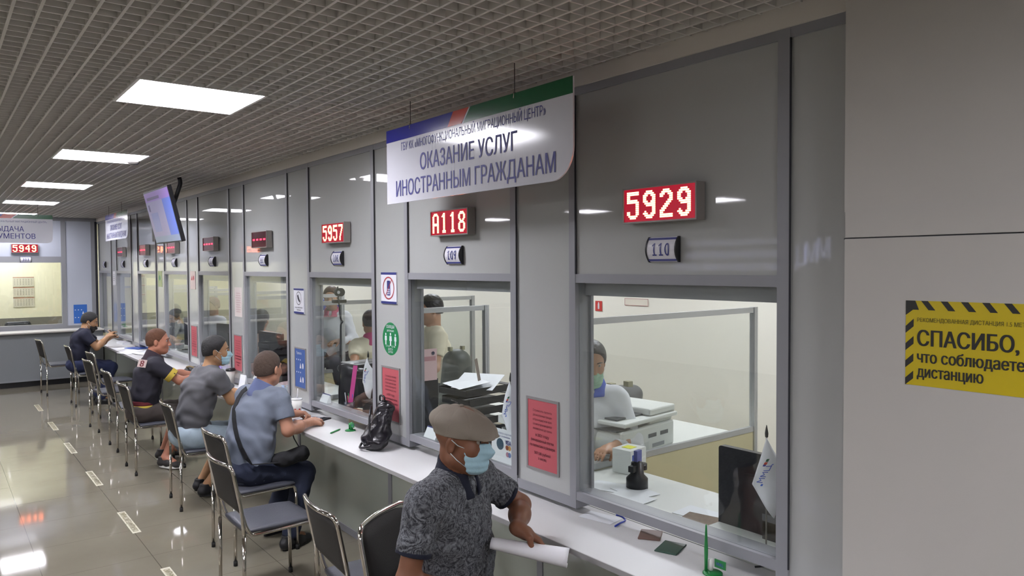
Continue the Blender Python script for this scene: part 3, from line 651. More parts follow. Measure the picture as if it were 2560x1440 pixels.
CH = [((-0.635, 2.615, 0), math.radians(-58), 'chrome and black visitor chair under the man in the flat cap'),
      ((-0.67, 3.13, 0), math.radians(-5), 'empty chrome visitor chair with black back, directly behind the man in the flat cap'),
      ((-0.775, 4.27, 0), 0.0, 'empty chrome visitor chair, grey seat in full view, before the man in blue'),
      ((-0.60, 5.00, 0), 0.03, 'chrome visitor chair on which the man in the blue polo sits'),
      ((-0.57, 6.32, 0), -0.06, 'chrome visitor chair on which the man in the grey T-shirt sits'),
      ((-0.64, 7.65, 0), 0.0, 'chrome visitor chair on which the man in the dark and yellow shirt sits'),
      ((-0.60, 8.72, 0), 0.0, 'empty chrome visitor chair just past the man in the dark and yellow shirt'),
      ((-0.60, 9.90, 0), 0.06, 'empty chrome visitor chair second past the man in the dark and yellow shirt'),
      ((-0.55, 11.86, 0), 0.0, 'chrome visitor chair on which the man in navy sits'),
      ((-0.44, 10.80, 0), 0.05, 'empty chrome visitor chair close to the counter, just before the man in navy'),
      ((-0.76, 13.22, 0), 0.08, 'empty chrome visitor chair near the far counter, beyond the man in navy')]
base = None
for loc, rz, lb in CH:
    if base is None: base = chair(loc, rz, lb)
    else:
        c = copy_tree(base); c.location = loc; c.rotation_euler = (0, 0, rz); c['label'] = lb
# ================================================================== people: distance fields meshed with surface nets
def V3(*a): return np.array(a, dtype=np.float64)
def unit(v): v = np.array(v, float); return v/np.linalg.norm(v)
class Field:
    def __init__(s, lo, hi, h):
        s.lo = np.array(lo, float); s.h = h; s.n = np.maximum(4, np.ceil((np.array(hi, float)-s.lo)/h).astype(int)+1)
        s.g = np.full(tuple(s.n), 0.5, np.float32)
        s.ax = [s.lo[i]+h*np.arange(s.n[i]) for i in range(3)]
    def sub(s, lo, hi):
        a = np.clip(np.floor((np.array(lo)-s.lo)/s.h).astype(int), 0, s.n); b = np.clip(np.ceil((np.array(hi)-s.lo)/s.h).astype(int)+1, 0, s.n)
        if np.any(b <= a): return None
        sl = tuple(slice(a[i], b[i]) for i in range(3))
        return sl, s.ax[0][sl[0]][:, None, None], s.ax[1][sl[1]][None, :, None], s.ax[2][sl[2]][None, None, :]
    def put(s, d, sl, k, op='u'):
        g = s.g[sl]
        if op == 'u':
            if k > 0: hh = np.maximum(k-np.abs(g-d), 0)/k; r = np.minimum(g, d)-hh*hh*k*0.25
            else: r = np.minimum(g, d)
        else:
            if k > 0: hh = np.maximum(k-np.abs(g+d), 0)/k; r = np.maximum(g, -d)+hh*hh*k*0.25
            else: r = np.maximum(g, -d)
        s.g[sl] = r
    def cone(s, a, b, ra, rb, k=0.02, side=None, sq=1.0, op='u'):
        a = np.array(a, float); b = np.array(b, float); m = max(ra, rb)*max(1, sq)+k+4*s.h
        q = s.sub(np.minimum(a, b)-m, np.maximum(a, b)+m)
        if q is None: return
        sl, X, Y, Z = q; ab = b-a; L = max(1e-9, ab.dot(ab))
        px, py, pz = X-a[0], Y-a[1], Z-a[2]
        t = np.clip((px*ab[0]+py*ab[1]+pz*ab[2])/L, 0, 1)
        wx, wy, wz = px-t*ab[0], py-t*ab[1], pz-t*ab[2]
        d2 = wx*wx+wy*wy+wz*wz
        if side is not None:
            sd = unit(side); ws = wx*sd[0]+wy*sd[1]+wz*sd[2]; d2 = np.maximum(d2-ws*ws, 0)+(ws/sq)**2
        s.put((np.sqrt(d2)-(ra+(rb-ra)*t)).astype(np.float32), sl, k, op)
    def ell(s, c, r, R=None, k=0.02, op='u'):
        c = np.array(c, float); r = np.array(r, float); m = r.max()+k+4*s.h
        q = s.sub(c-m, c+m)
        if q is None: return
        sl, X, Y, Z = q; X, Y, Z = X-c[0], Y-c[1], Z-c[2]
        if R is not None: u, v, w_ = [X*R[i][0]+Y*R[i][1]+Z*R[i][2] for i in range(3)]
        else: u, v, w_ = X+0*Y+0*Z, Y+0*X+0*Z, Z+0*X+0*Y
        k0 = np.sqrt((u/r[0])**2+(v/r[1])**2+(w_/r[2])**2); k1 = np.sqrt((u/r[0]**2)**2+(v/r[1]**2)**2+(w_/r[2]**2)**2)
        s.put((k0*(k0-1)/np.maximum(k1, 1e-9)).astype(np.float32), sl, k, op)
    def clip(s, p, n, k=0.0):
        """keep only the side the normal points away from"""
        p = np.array(p, float); n = unit(n)
        d = ((s.ax[0][:, None, None]-p[0])*n[0]+(s.ax[1][None, :, None]-p[1])*n[1]+(s.ax[2][None, None, :]-p[2])*n[2]).astype(np.float32)
        if k > 0: hh = np.maximum(k-np.abs(s.g-d), 0)/k; s.g = np.maximum(s.g, d)+hh*hh*k*0.25
        else: s.g = np.maximum(s.g, d)
    def wrinkle(s, amp, f=1.0, seed=0.0):
        X, Y, Z = s.ax[0][:, None, None]*f, s.ax[1][None, :, None]*f, s.ax[2][None, None, :]*f
        n = np.sin(26*X+4*np.sin(13*Z+seed)+seed)*np.sin(21*Z+3*np.sin(17*Y)+seed*2)+0.6*np.sin(47*Z+5*np.sin(19*X+9*Y)+seed)*np.sin(31*Y+seed)
        s.g = (s.g+amp*n).astype(np.float32)
    def mesh(s, name, m, parent, loc):
        g = s.g; g = np.pad(g, 1, constant_values=0.5); lo = s.lo-s.h
        ins = g < 0; nx, ny, nz = g.shape
        c = np.zeros((nx-1, ny-1, nz-1), np.int8)
        for dx in (0, 1):
            for dy in (0, 1):
                for dz in (0, 1): c += ins[dx:nx-1+dx, dy:ny-1+dy, dz:nz-1+dz]
        act = (c > 0) & (c < 8); idx = np.full(act.shape, -1, np.int64); I = np.argwhere(act)
        if len(I) == 0: return None
        idx[act] = np.arange(len(I)); acc = np.zeros((len(I), 3)); cnt = np.zeros(len(I))
        corners = [(dx, dy, dz) for dx in (0, 1) for dy in (0, 1) for dz in (0, 1)]
        for ca in corners:
            for ax in range(3):
                if ca[ax]: continue
                cb = list(ca); cb[ax] = 1
                va = g[I[:, 0]+ca[0], I[:, 1]+ca[1], I[:, 2]+ca[2]]; vb = g[I[:, 0]+cb[0], I[:, 1]+cb[1], I[:, 2]+cb[2]]
                m_ = (va < 0) != (vb < 0); t = va[m_]/(va[m_]-vb[m_]+1e-12)
                P_ = np.tile(np.array(ca, float), (m_.sum(), 1)); P_[:, ax] = t; acc[m_] += P_; cnt[m_] += 1
        vs = lo+(I+acc/np.maximum(cnt, 1)[:, None])*s.h
        quads = []
        for ax in range(3):
            a1, a2 = [(1, 2), (2, 0), (0, 1)][ax]
            sa = [slice(1, -1)]*3; sb = [slice(1, -1)]*3; sa[ax] = slice(0, -1); sb[ax] = slice(1, None)
            A, B = ins[tuple(sa)], ins[tuple(sb)]; E_ = np.argwhere(A != B); fl = A[tuple(E_.T)]
            off = np.ones(3, int); off[ax] = 0; E_ = E_+off
            def id_(d1, d2):
                q = E_.copy(); q[:, a1] -= d1; q[:, a2] -= d2; return idx[q[:, 0], q[:, 1], q[:, 2]]
            Q = np.stack([id_(1, 1), id_(0, 1), id_(0, 0), id_(1, 0)], 1); Q[~fl] = Q[~fl][:, ::-1]; quads.append(Q)
        Q = np.concatenate(quads); Q = Q[(Q >= 0).all(1)]
        vs = vs-np.array(loc)
        me = bpy.data.meshes.new(name); me.vertices.add(len(vs)); me.vertices.foreach_set('co', vs.astype(np.float32).ravel())
        me.loops.add(Q.size); me.loops.foreach_set('vertex_index', Q.astype(np.int32).ravel())
        me.polygons.add(len(Q)); me.polygons.foreach_set('loop_start', np.arange(0, Q.size, 4, dtype=np.int32)); me.polygons.foreach_set('loop_total', np.full(len(Q), 4, np.int32))
        me.polygons.foreach_set('use_smooth', np.ones(len(Q), bool)); me.update(); me.validate()
        o = bpy.data.objects.new(name, me); COL.objects.link(o); me.materials.append(m)
        if parent is not None: o.parent = parent
        return o
class Head:
    """head frame: origin between the ears; d = facing"""
    def __init__(s, o, d, s_=1.0, roll=0.0):
        s.o = np.array(o, float); s.f = unit(d); s.r = unit(np.cross(s.f, [0, 0, 1])); s.u = np.cross(s.r, s.f)
        s.r, s.u = s.r*math.cos(roll)+s.u*math.sin(roll), s.u*math.cos(roll)-s.r*math.sin(roll); s.k = s_
        s.R = [s.r, s.f, s.u]
    def p(s, x, y, z): return s.o+(s.r*x+s.f*y+s.u*z)*s.k
    def ell(s, F, c, r, k=0.015, op='u'): F.ell(s.p(*c), np.array(r)*s.k, s.R, k, op)
    def cone(s, F, a, b, ra, rb, k=0.01, op='u'): F.cone(s.p(*a), s.p(*b), ra*s.k, rb*s.k, k, op=op)
def head_skin(F, H):
    H.ell(F, (0, -0.012, 0.035), (0.074, 0.094, 0.084), 0.02); H.ell(F, (0, 0.022, -0.03), (0.061, 0.068, 0.082), 0.03)
    H.ell(F, (0, 0.052, -0.088), (0.034, 0.034, 0.026), 0.03); H.cone(F, (-0.045, 0.0, -0.062), (0, 0.055, -0.088), 0.026, 0.022, 0.025); H.cone(F, (0.045, 0.0, -0.062), (0, 0.055, -0.088), 0.026, 0.022, 0.025)
    H.ell(F, (0, 0.078, 0.026), (0.046, 0.016, 0.011), 0.015)
    for s_ in (-1, 1):
        H.ell(F, (s_*0.031, 0.094, 0.008), (0.015, 0.014, 0.010), 0.012, 'd')
        H.ell(F, (s_*0.040, 0.056, -0.026), (0.020, 0.022, 0.020), 0.03)
        H.ell(F, (s_*0.077, -0.010, -0.008), (0.009, 0.018, 0.031), 0.006); H.ell(F, (s_*0.084, -0.004, -0.006), (0.005, 0.009, 0.017), 0.004, 'd')
        H.cone(F, (s_*0.010, 0.098, -0.034), (s_*0.012, 0.092, -0.034), 0.008, 0.007, 0.006)
    H.cone(F, (0, 0.086, 0.012), (0, 0.109, -0.030), 0.009, 0.0115, 0.012)
    H.ell(F, (0, 0.087, -0.057), (0.024, 0.012, 0.006), 0.008); H.ell(F, (0, 0.085, -0.067), (0.020, 0.011, 0.006), 0.006)
def hand(F, wr, d, n, curl=(0.4, 0.5, 0.3), s_=1.0, thumb=1, spread=0.05, tc=0.5):
    """wr wrist, d direction of the fingers, n direction the palm faces; thumb = +1/-1 side"""
    wr = np.array(wr, float); d = unit(d); n = unit(np.array(n)-d*np.dot(n, d)); sd = np.cross(d, n)*thumb
    F.cone(wr-d*0.01, wr+d*0.035*s_, 0.026*s_, 0.028*s_, 0.015, side=sd, sq=1.15)
    for i, (o_, L) in enumerate(((0.030, 0.074), (0.010, 0.082), (-0.010, 0.076), (-0.029, 0.060))):
        b = wr+d*0.088*s_+sd*o_*s_; F.cone(wr+d*0.02*s_+sd*o_*0.6*s_, b, 0.015*s_, 0.0125*s_, 0.016)
        a, p = 0.0, b; dd = unit(d+sd*spread*(1.5-i))
        for j, (fr_, r0, r1) in enumerate(((0.45, 0.0098, 0.0092), (0.31, 0.0092, 0.0084), (0.24, 0.0084, 0.0072))):
            a += curl[j]*(1+0.12*(i-1.5)*(j == 0)); v = dd*math.cos(a)+n*math.sin(a); q = p+v*L*fr_*s_; F.cone(p, q, r0*s_, r1*s_, 0.004); p = q
    t0 = wr+d*0.022*s_+sd*0.024*s_; t1 = t0+unit(d*0.75+sd*0.7+n*0.25)*0.042*s_; v = unit(d*1.0+sd*(0.35-0.5*tc)+n*(0.2+tc)); t2 = t1+v*0.033*s_; t3 = t2+unit(v+n*0.3*tc)*0.026*s_
    F.cone(t0, t1, 0.017*s_, 0.0135*s_, 0.014); F.cone(t1, t2, 0.0125*s_, 0.0105*s_, 0.005); F.cone(t2, t3, 0.0105*s_, 0.0085*s_, 0.004)
    return t3

def skinm(name, col): return mat(name, col, 0.45, noise=0.06, nscale=25, spec=0.35)
def cloth(name, col, **k): return mat(name, col, 0.85, bump=0.25, bscale=420, noise=0.05, nscale=30, **k)
EYEW = mat('eye_white', '#a89f97', 0.3); IRIS = mat('eye_iris', '#241a14', 0.2)
MASKB = mat('medical_mask', '#9fc2cf', 0.7, bump=0.3, bscale=40); MASKW = mat('mask_loop', '#cfd6d8', 0.7)

def person(P_, h=0.006):
    """P_: dict of joints and looks."""
    f = unit(P_['f']); r = np.array([f[1], -f[0], 0.0]); r = unit(r); up = np.array([0, 0, 1.0])
    pel, che, nk, hd = [np.array(P_[k], float) for k in ('pelvis', 'chest', 'neck', 'head')]
    w_ = P_.get('w', 1.0); fat = P_.get('fat', 1.0)
    shR = np.array(P_.get('shR', nk+r*0.172*w_-up*0.055), float); shL = np.array(P_.get('shL', nk-r*0.172*w_-up*0.055), float)
    elR, wrR, elL, wrL = [np.array(P_[k], float) for k in ('elR', 'wrR', 'elL', 'wrL')]
    hipR, hipL = pel+r*0.09, pel-r*0.09
    knR = np.array(P_.get('knR', hipR+f*0.42), float); knL = np.array(P_.get('knL', hipL+f*0.42), float)
    anR = np.array(P_.get('anR', [knR[0], knR[1], 0.09]), float); anL = np.array(P_.get('anL', [knL[0], knL[1], 0.09]), float)
    ftR = unit(P_.get('ftR', f)); ftL = unit(P_.get('ftL', f))
    pts = np.array([pel, che, nk, hd, shR, shL, elR, wrR, elL, wrL, knR, knL, anR, anL])
    lo, hi = pts.min(0)-0.24, pts.max(0)+0.24; lo[2] = max(lo[2], -0.002)
    if P_.get('seated_only'): lo[2] = pel[2]-0.2
    base = np.array([pel[0], pel[1], 0.0])
    t = empty('person', tuple(base), 0, P_['label'], 'person')
    H = Head(hd, P_['look'], P_.get('hs', 1.0), P_.get('hroll', 0.0))
    skin = P_['skin']
    mid = che*0.55+pel*0.45
    def torso(F, e):
        F.cone(pel+up*0.0, mid, (0.105+e)*fat, (0.10+e)*fat, 0.05, side=r, sq=1.45)
        F.cone(mid, che+up*0.03, (0.10+e)*fat, 0.108+e, 0.06, side=r, sq=1.45*w_)
        F.cone(shR+(shL-shR)*0.12, shL+(shR-shL)*0.12, 0.058+e, 0.058+e, 0.06)
        F.cone(nk-up*0.02, shR*0.9+shL*0.1, 0.052+e, 0.048+e, 0.05); F.cone(nk-up*0.02, shL*0.9+shR*0.1, 0.052+e, 0.048+e, 0.05)
        F.ell(che+f*0.035-up*0.01, (0.13*w_+e, 0.085+e, 0.13+e), [r, f, up], 0.05)
    # --- body
    F = Field(lo, hi, h)
    torso(F, -0.004)
    F.cone(nk-up*0.03, H.p(0, -0.03, -0.05), 0.058*P_.get('nw', 1), 0.054*P_.get('nw', 1), 0.03); head_skin(F, H)
    for sh, el, wr in ((shR, elR, wrR), (shL, elL, wrL)):
        F.cone(sh, el, 0.047, 0.040, 0.03); F.cone(el, el*0.55+wr*0.45, 0.040, 0.041, 0.02); F.cone(el*0.6+wr*0.4, wr, 0.040, 0.026, 0.03)
    for s_, hp, kn, an, ft in ((1, hipR, knR, anR, ftR), (-1, hipL, knL, anL, ftL)):
        F.cone(hp, kn, 0.082, 0.055, 0.04); F.cone(kn, kn*0.6+an*0.4, 0.055, 0.055, 0.03); F.cone(kn*0.6+an*0.4, an, 0.054, 0.036, 0.03)
        F.cone(an, an+ft*0.10-up*0.035, 0.034, 0.028, 0.02)
    for key, wr, el, th in (('handR', wrR, elR, -1), ('handL', wrL, elL, 1)):
        hdn = P_.get(key)
        if hdn is None: hdn = {}
        d = hdn.get('d', wr-el); n = hdn.get('n', (0, 0, -1)); 
        hand(F, wr+unit(wr-el)*0.0, d, n, hdn.get('curl', (0.35, 0.45, 0.3)), hdn.get('s', 1.0), hdn.get('th', th), tc=hdn.get('tc', 0.4))
    F.mesh('body', skin, t, base)
    # --- shirt
    S = Field(lo, hi, h); torso(S, 0.012)
    sl_ = P_.get('sleeve', 0.62)
    for sh, el, wr in ((shR, elR, wrR), (shL, elL, wrL)):
        e = sh+(el-sh)*min(1, sl_); S.cone(sh, e+unit(el-sh)*0.04, 0.064, P_.get('cuff', 0.060), 0.04)
        if sl_ > 1: S.cone(el, el+(wr-el)*(sl_-1), 0.055, 0.042, 0.03)
    ns = [(shR, elR), (shL, elL)]
    S.cone(pel-up*0.02, pel+f*0.10, 0.10*fat, 0.09*fat, 0.05, side=r, sq=1.5)
    S.wrinkle(P_.get('wr', 0.004), 1.0, P_.get('seed', 1.0))
    if sl_ <= 1:
        for sh, el in ns:
            e = sh+(el-sh)*sl_; a = unit(el-sh)
            # cut the sleeve: only near the arm
            m = 0.14; q = S.sub(e-m, e+m)
            if q:
                sl, X, Y, Z = q; d = ((X-e[0])*a[0]+(Y-e[1])*a[1]+(Z-e[2])*a[2]); rad = np.sqrt(np.maximum((X-e[0])**2+(Y-e[1])**2+(Z-e[2])**2-d*d, 0))
                cut = np.where(rad < 0.085, d, -1.0); S.g[sl] = np.maximum(S.g[sl], cut.astype(np.float32))
    S.clip(pel-up*P_.get('hem', 0.06), (f*0.1-up))
    H2 = nk+unit(H.p(0, -0.03, -0.05)-nk)*P_.get('necko', 0.045)
    S.cone(H2, H2+unit(H.p(0, -0.02, -0.05)-nk)*0.12, 0.062, 0.075, 0.01, op='d')
    shirt = S.mesh('shirt', P_['shirt'], t, base); shirt['label'] = P_.get('shirt_label', 'shirt') if P_.get('shirt_label') else 'short-sleeved top'
    if P_.get('collar'):
        Cf = Field(nk-0.15, nk+0.16, 0.0034); na = unit(H.p(0, -0.03, -0.05)-nk)
        b0 = nk-na*P_.get('cdrop', 0.012)+f*0.006; Cf.cone(b0-na*0.02, b0+na*0.085, 0.102, 0.068, 0.0); Cf.cone(b0-na*0.05, b0+na*0.12, 0.0994, 0.046, 0.0, op='d')
        Cf.clip(nk+na*0.066-f*0.02, na*1.0+f*0.45); Cf.clip(b0-na*0.035, -na)
        # open at the throat
        Cf.cone(nk+f*0.09-up*0.06, nk+f*0.11+up*0.06, P_.get('copen', 0.004), P_.get('copen', 0.004)+0.031, 0.005, op='d')
        Cf.mesh('collar', P_['collar'], t, base)
    if P_.get('cuffm') and sl_ <= 1:
        for sh, el in ns:
            e = sh+(el-sh)*sl_; a = unit(el-sh); cw = P_.get('cuffw', 0.014)
            C2 = Field(e-0.12, e+0.12, h*0.8); C2.cone(e-a*(cw+0.02), e+a*0.02, 0.0655*P_.get('cuffr', 1.0), 0.0645*P_.get('cuffr', 1.0), 0.0); C2.cone(e-a*0.10, e+a*0.10, 0.056, 0.056, 0.0, op='d'); C2.clip(e+a*0.003, a); C2.clip(e-a*cw, -a); C2.mesh('sleeve_cuff', P_['cuffm'], t, base)
    # --- trousers
    if P_.get('trousers') is not None:
        T = Field(lo, hi, h); ln = P_.get('leglen', 2.0)
        for hp, kn, an in ((hipR, knR, anR), (hipL, knL, anL)):
            tk = 0.012 if not P_.get('loose') else 0.028
            if ln >= 1: T.cone(hp, kn, 0.090+tk*0.4, 0.062+tk, 0.05); 
            else: T.cone(hp, hp+(kn-hp)*ln, 0.090+tk*0.4, 0.068+tk, 0.05)
            if ln > 1: e = kn+(an-kn)*(ln-1)*0.97; T.cone(kn, e, 0.062+tk, 0.05+tk*0.6, 0.03)
        T.cone(hipR+up*0.0, hipL+up*0.0, 0.098, 0.098, 0.05); T.ell(pel-f*0.03, (0.17, 0.12, 0.10), [r, f, up], 0.04)
        T.wrinkle(0.0035, 1.1, P_.get('seed', 1.0)+2); T.mesh('trousers', P_['trousers'], t, base)
        for an, ft, nm in ((anR, ftR, 'shoe'), (anL, ftL, 'shoe')):
            fl = np.array([ft[0], ft[1], 0.0]); fl = unit(fl); sd = np.array([fl[1], -fl[0], 0]); hz = an[2]-0.09
            b = np.array([an[0], an[1], hz]); Sh = Field(b-0.12-np.abs(fl)*0.1+[0, 0, 0.11], b+fl*0.12+[0.14, 0.14, 0.16], h*0.8)
            Sh.cone(b-fl*0.045+up*0.042, b+fl*0.05+up*0.045, 0.040, 0.040, 0.02); Sh.cone(b+fl*0.05+up*0.04, b+fl*0.15+up*0.028, 0.038, 0.030, 0.03, side=sd, sq=1.25)
            Sh.cone(b-fl*0.02+up*0.05, b-fl*0.02+up*0.095, 0.042, 0.044, 0.02); Sh.clip(b+up*0.012, -up); Sh.clip(b+up*0.10, up)
            so = Sh.mesh('shoe', P_['shoe'], t, base)
            bm = BM(); n = 20; pl_ = []
            for i in range(n):
                a = 2*PI*i/n; q = b[:2]+fl[:2]*(0.053+0.122*math.cos(a))+sd[:2]*(0.043*math.sin(a)*(1.0+0.12*math.cos(a))); pl_.append((q[0]-base[0], q[1]-base[1]))
            prism(bm, pl_, lambda u, v, s_: (u, v, s_), hz+0.001, hz+0.022); so_ = mesh_obj('sole', bm, P_.get('sole', BLACK), None); so_.parent = so if so else t
    # --- hair
    hc = P_.get('hair')
    if hc is not None:
        G = Field(hd-0.2, hd+0.2, min(h, 0.005)); e = P_.get('hairt', 0.008); lo_ = P_.get('hairlow', 0.0)
        H.ell(G, (0, -0.014, 0.036), (0.076+e*0.8, 0.095+e, 0.086+e), 0.0); H.ell(G, (0, -0.045, -0.01), (0.066+e*0.5, 0.06+e*0.8, 0.07), 0.02)
        G.clip(H.p(0, 0.055, 0.062), H.f*1.0-H.u*0.55)   # forehead
        G.clip(H.p(0, -0.02, -0.028-lo_), H.f*0.25-H.u)
        H.ell(G, (0, 0.06, -0.02), (0.09, 0.05, 0.07), 0.01, 'd')
        for s_ in (-1, 1): H.ell(G, (s_*0.085, -0.002, -0.016), (0.022, 0.022, 0.03), 0.006, 'd')
        if P_.get('longhair'):
            H.ell(G, (0, -0.07, -0.06), (0.075, 0.05, 0.12), 0.04)
        if P_.get('bun'): H.ell(G, P_['bun'], (0.045, 0.04, 0.045), 0.01)
        G.wrinkle(0.0012, 6.0, 3.0); G.mesh('hair', hc, t, base)
    # --- eyes
    if P_.get('eyes', True):
        for s_ in (-1, 1):
            p = H.p(s_*0.031, 0.0745, 0.008); bm = BM(); bmesh.ops.create_uvsphere(bm, u_segments=12, v_segments=8, radius=0.0105*H.k)
            o = mesh_obj('eye', bm, EYEW, t, smooth=True, loc=tuple(p-base)); bm = BM(); bmesh.ops.create_uvsphere(bm, u_segments=10, v_segments=6, radius=0.006*H.k)
            i_ = mesh_obj('iris', bm, IRIS, o, smooth=True, loc=tuple(H.f*0.0068))
        for s_ in (-1, 1):
            bm = BM(); tube(bm, [tuple(H.p(s_*x, y, z)-base) for x, y, z in ((0.014, 0.094, 0.026), (0.03, 0.092, 0.031), (0.048, 0.078, 0.027))], [0.003, 0.004, 0.002], 6); mesh_obj('eyebrow', bm, hc or P_.get('brow', BLACK), t)
    # --- mask
    mk = P_.get('mask')
    if mk is not None:
        M_ = Field(hd-0.17, hd+0.17, min(h, 0.004)); dz = P_.get('maskdrop', 0.0)
        H.ell(M_, (0, 0.028, -0.045-dz), (0.067, 0.072, 0.080), 0.01); H.cone(M_, (0, 0.09, -0.012-dz), (0, 0.112, -0.032-dz), 0.016, 0.016, 0.03); H.ell(M_, (0, 0.065, -0.085-dz), (0.045, 0.036, 0.03), 0.03)
        M_.clip(H.p(0, 0.10, 0.000-dz), H.u+H.f*0.05); M_.clip(H.p(0, 0.040, -0.05-dz), -H.f-H.u*0.12); M_.clip(H.p(0, 0.06, -0.112-dz), -H.u)
        # pleats
        X, Y, Z = [M_.ax[0][:, None, None]-H.o[0], M_.ax[1][None, :, None]-H.o[1], M_.ax[2][None, None, :]-H.o[2]]
        zz = X*H.u[0]+Y*H.u[1]+Z*H.u[2]; M_.g = (M_.g+0.0012*np.sin(zz*260)).astype(np.float32)
        mo = M_.mesh('face_mask', mk, t, base)
        for s_ in (-1, 1):
            for P3 in (((0.060, 0.045, -0.016), (0.0755, 0.018, -0.004), (0.083, -0.004, 0.014)), ((0.057, 0.045, -0.080), (0.073, 0.016, -0.056), (0.081, -0.006, -0.034))):
                bm = BM(); tube(bm, [tuple(H.p(s_*x, y, z-dz)-base) for x, y, z in P3], 0.0016, 6); mesh_obj('ear_loop', bm, MASKW, mo)
    return t, H, base

# paisley-like print
def paisley():
    m = bpy.data.materials.new('paisley_shirt'); m.use_nodes = True; nt = m.node_tree; b = nt.nodes['Principled BSDF']; L = nt.links.new
    tc = nt.nodes.new('ShaderNodeTexCoord'); n = nt.nodes.new('ShaderNodeTexNoise'); n.inputs['Scale'].default_value = 9; L(tc.outputs['Object'], n.inputs['Vector'])
    mx = nt.nodes.new('ShaderNodeMix'); mx.data_type = 'RGBA'; mx.inputs[0].default_value = 0.16; L(tc.outputs['Object'], mx.inputs[6]); L(n.outputs['Color'], mx.inputs[7])
    v = nt.nodes.new('ShaderNodeTexVoronoi'); v.inputs['Scale'].default_value = 13; v.feature = 'F1'; L(mx.outputs[2], v.inputs['Vector'])
    s = nt.nodes.new('ShaderNodeMath'); s.operation = 'MULTIPLY'; s.inputs[1].default_value = 30; L(v.outputs['Distance'], s.inputs[0])
    sn = nt.nodes.new('ShaderNodeMath'); sn.operation = 'SINE'; L(s.outputs[0], sn.inputs[0])
    n2 = nt.nodes.new('ShaderNodeTexNoise'); n2.inputs['Scale'].default_value = 75; n2.inputs['Detail'].default_value = 7; n2.inputs['Roughness'].default_value = 0.7; L(tc.outputs['Object'], n2.inputs['Vector'])
    ad = nt.nodes.new('ShaderNodeMath'); ad.operation = 'MULTIPLY_ADD'; ad.inputs[1].default_value = 0.17; 
    n3 = nt.nodes.new('ShaderNodeTexNoise'); n3.inputs['Scale'].default_value = 14; L(tc.outputs['Object'], n3.inputs['Vector'])
    ms = nt.nodes.new('ShaderNodeMapRange'); ms.inputs['From Min'].default_value = 0.42; ms.inputs['From Max'].default_value = 0.62; L(n3.outputs['Fac'], ms.inputs['Value'])
    mm = nt.nodes.new('ShaderNodeMath'); mm.operation = 'MULTIPLY'; L(sn.outputs[0], mm.inputs[0]); L(ms.outputs[0], mm.inputs[1])
    v2 = nt.nodes.new('ShaderNodeTexVoronoi'); v2.inputs['Scale'].default_value = 48; L(mx.outputs[2], v2.inputs['Vector'])
    q2 = nt.nodes.new('ShaderNodeMath'); q2.operation = 'SINE'; q3 = nt.nodes.new('ShaderNodeMath'); q3.operation = 'MULTIPLY'; q3.inputs[1].default_value = 20; L(v2.outputs['Distance'], q3.inputs[0]); L(q3.outputs[0], q2.inputs[0])
    q4 = nt.nodes.new('ShaderNodeMath'); q4.operation = 'MULTIPLY_ADD'; q4.inputs[1].default_value = 0.10; L(q2.outputs[0], q4.inputs[0]); L(n2.outputs['Fac'], q4.inputs[2])
    L(mm.outputs[0], ad.inputs[0]); L(q4.outputs[0], ad.inputs[2])
    cr = nt.nodes.new('ShaderNodeValToRGB'); e = cr.color_ramp.elements; e[0].position = 0.34; e[0].color = (*lin('#28292f'), 1); e[1].position = 0.78; e[1].color = (*lin('#7f8287'), 1)
    L(ad.outputs[0], cr.inputs[0]); L(cr.outputs[0], b.inputs['Base Color']); b.inputs['Roughness'].default_value = 0.85
    bp = nt.nodes.new('ShaderNodeBump'); bp.inputs['Strength'].default_value = 0.2; L(n2.outputs['Fac'], bp.inputs['Height']); L(bp.outputs[0], b.inputs['Normal'])
    return m
NAVYC = cloth('navy_cloth', '#14182a'); DARKH = mat('dark_hair', '#141314', 0.55, bump=0.6, bscale=300); BROWNH = mat('brown_hair', '#4a3a30', 0.7, bump=0.6, bscale=400); REDH = mat('reddish_hair', '#5c3a26', 0.7, bump=0.6, bscale=400)
# ---- P1 man in the flat cap
p1, H1, B1 = person(dict(f=(0.42, -0.91, 0), pelvis=(-0.68, 2.49, 0.53), chest=(-0.735, 2.40, 0.90), neck=(-0.735, 2.37, 1.10), head=(-0.722, 2.33, 1.243), look=(0.52, -0.85, -0.08), hs=1.06,
    elR=(-0.995, 2.28, 0.79), wrR=(-0.76, 2.12, 0.68), elL=(-0.375, 2.41, 0.90), wrL=(-0.530, 2.235, 0.882),
    knR=(-0.66, 2.08, 0.50), knL=(-0.42, 2.16, 0.50), anR=(-0.62, 2.0, 0.09), anL=(-0.40, 2.1, 0.09),
    handL=dict(d=(0.52, -0.50, -0.38), n=(-0.15, -0.25, -0.95), curl=(0.45, 0.5, 0.3), tc=0.95, th=-1), skin=skinm('skin_tanned', '#7b523d'), shirt=paisley(), collar=NAVYC, cuffm=NAVYC, sleeve=0.66, cuff=0.064, wr=0.005, hair=None, brow=mat('dark_brow', '#2a1a14', 0.8),
    trousers=cloth('dark_trousers', '#1d1f28'), shoe=BLACK, mask=MASKB, necko=0.02, cdrop=0.03, copen=0.016, fat=1.26, w=1.18, shirt_label='grey paisley polo shirt with navy trim',
    label='man in a flat cap, blue medical mask and grey paisley shirt, leaning on the counter'), h=0.0042)
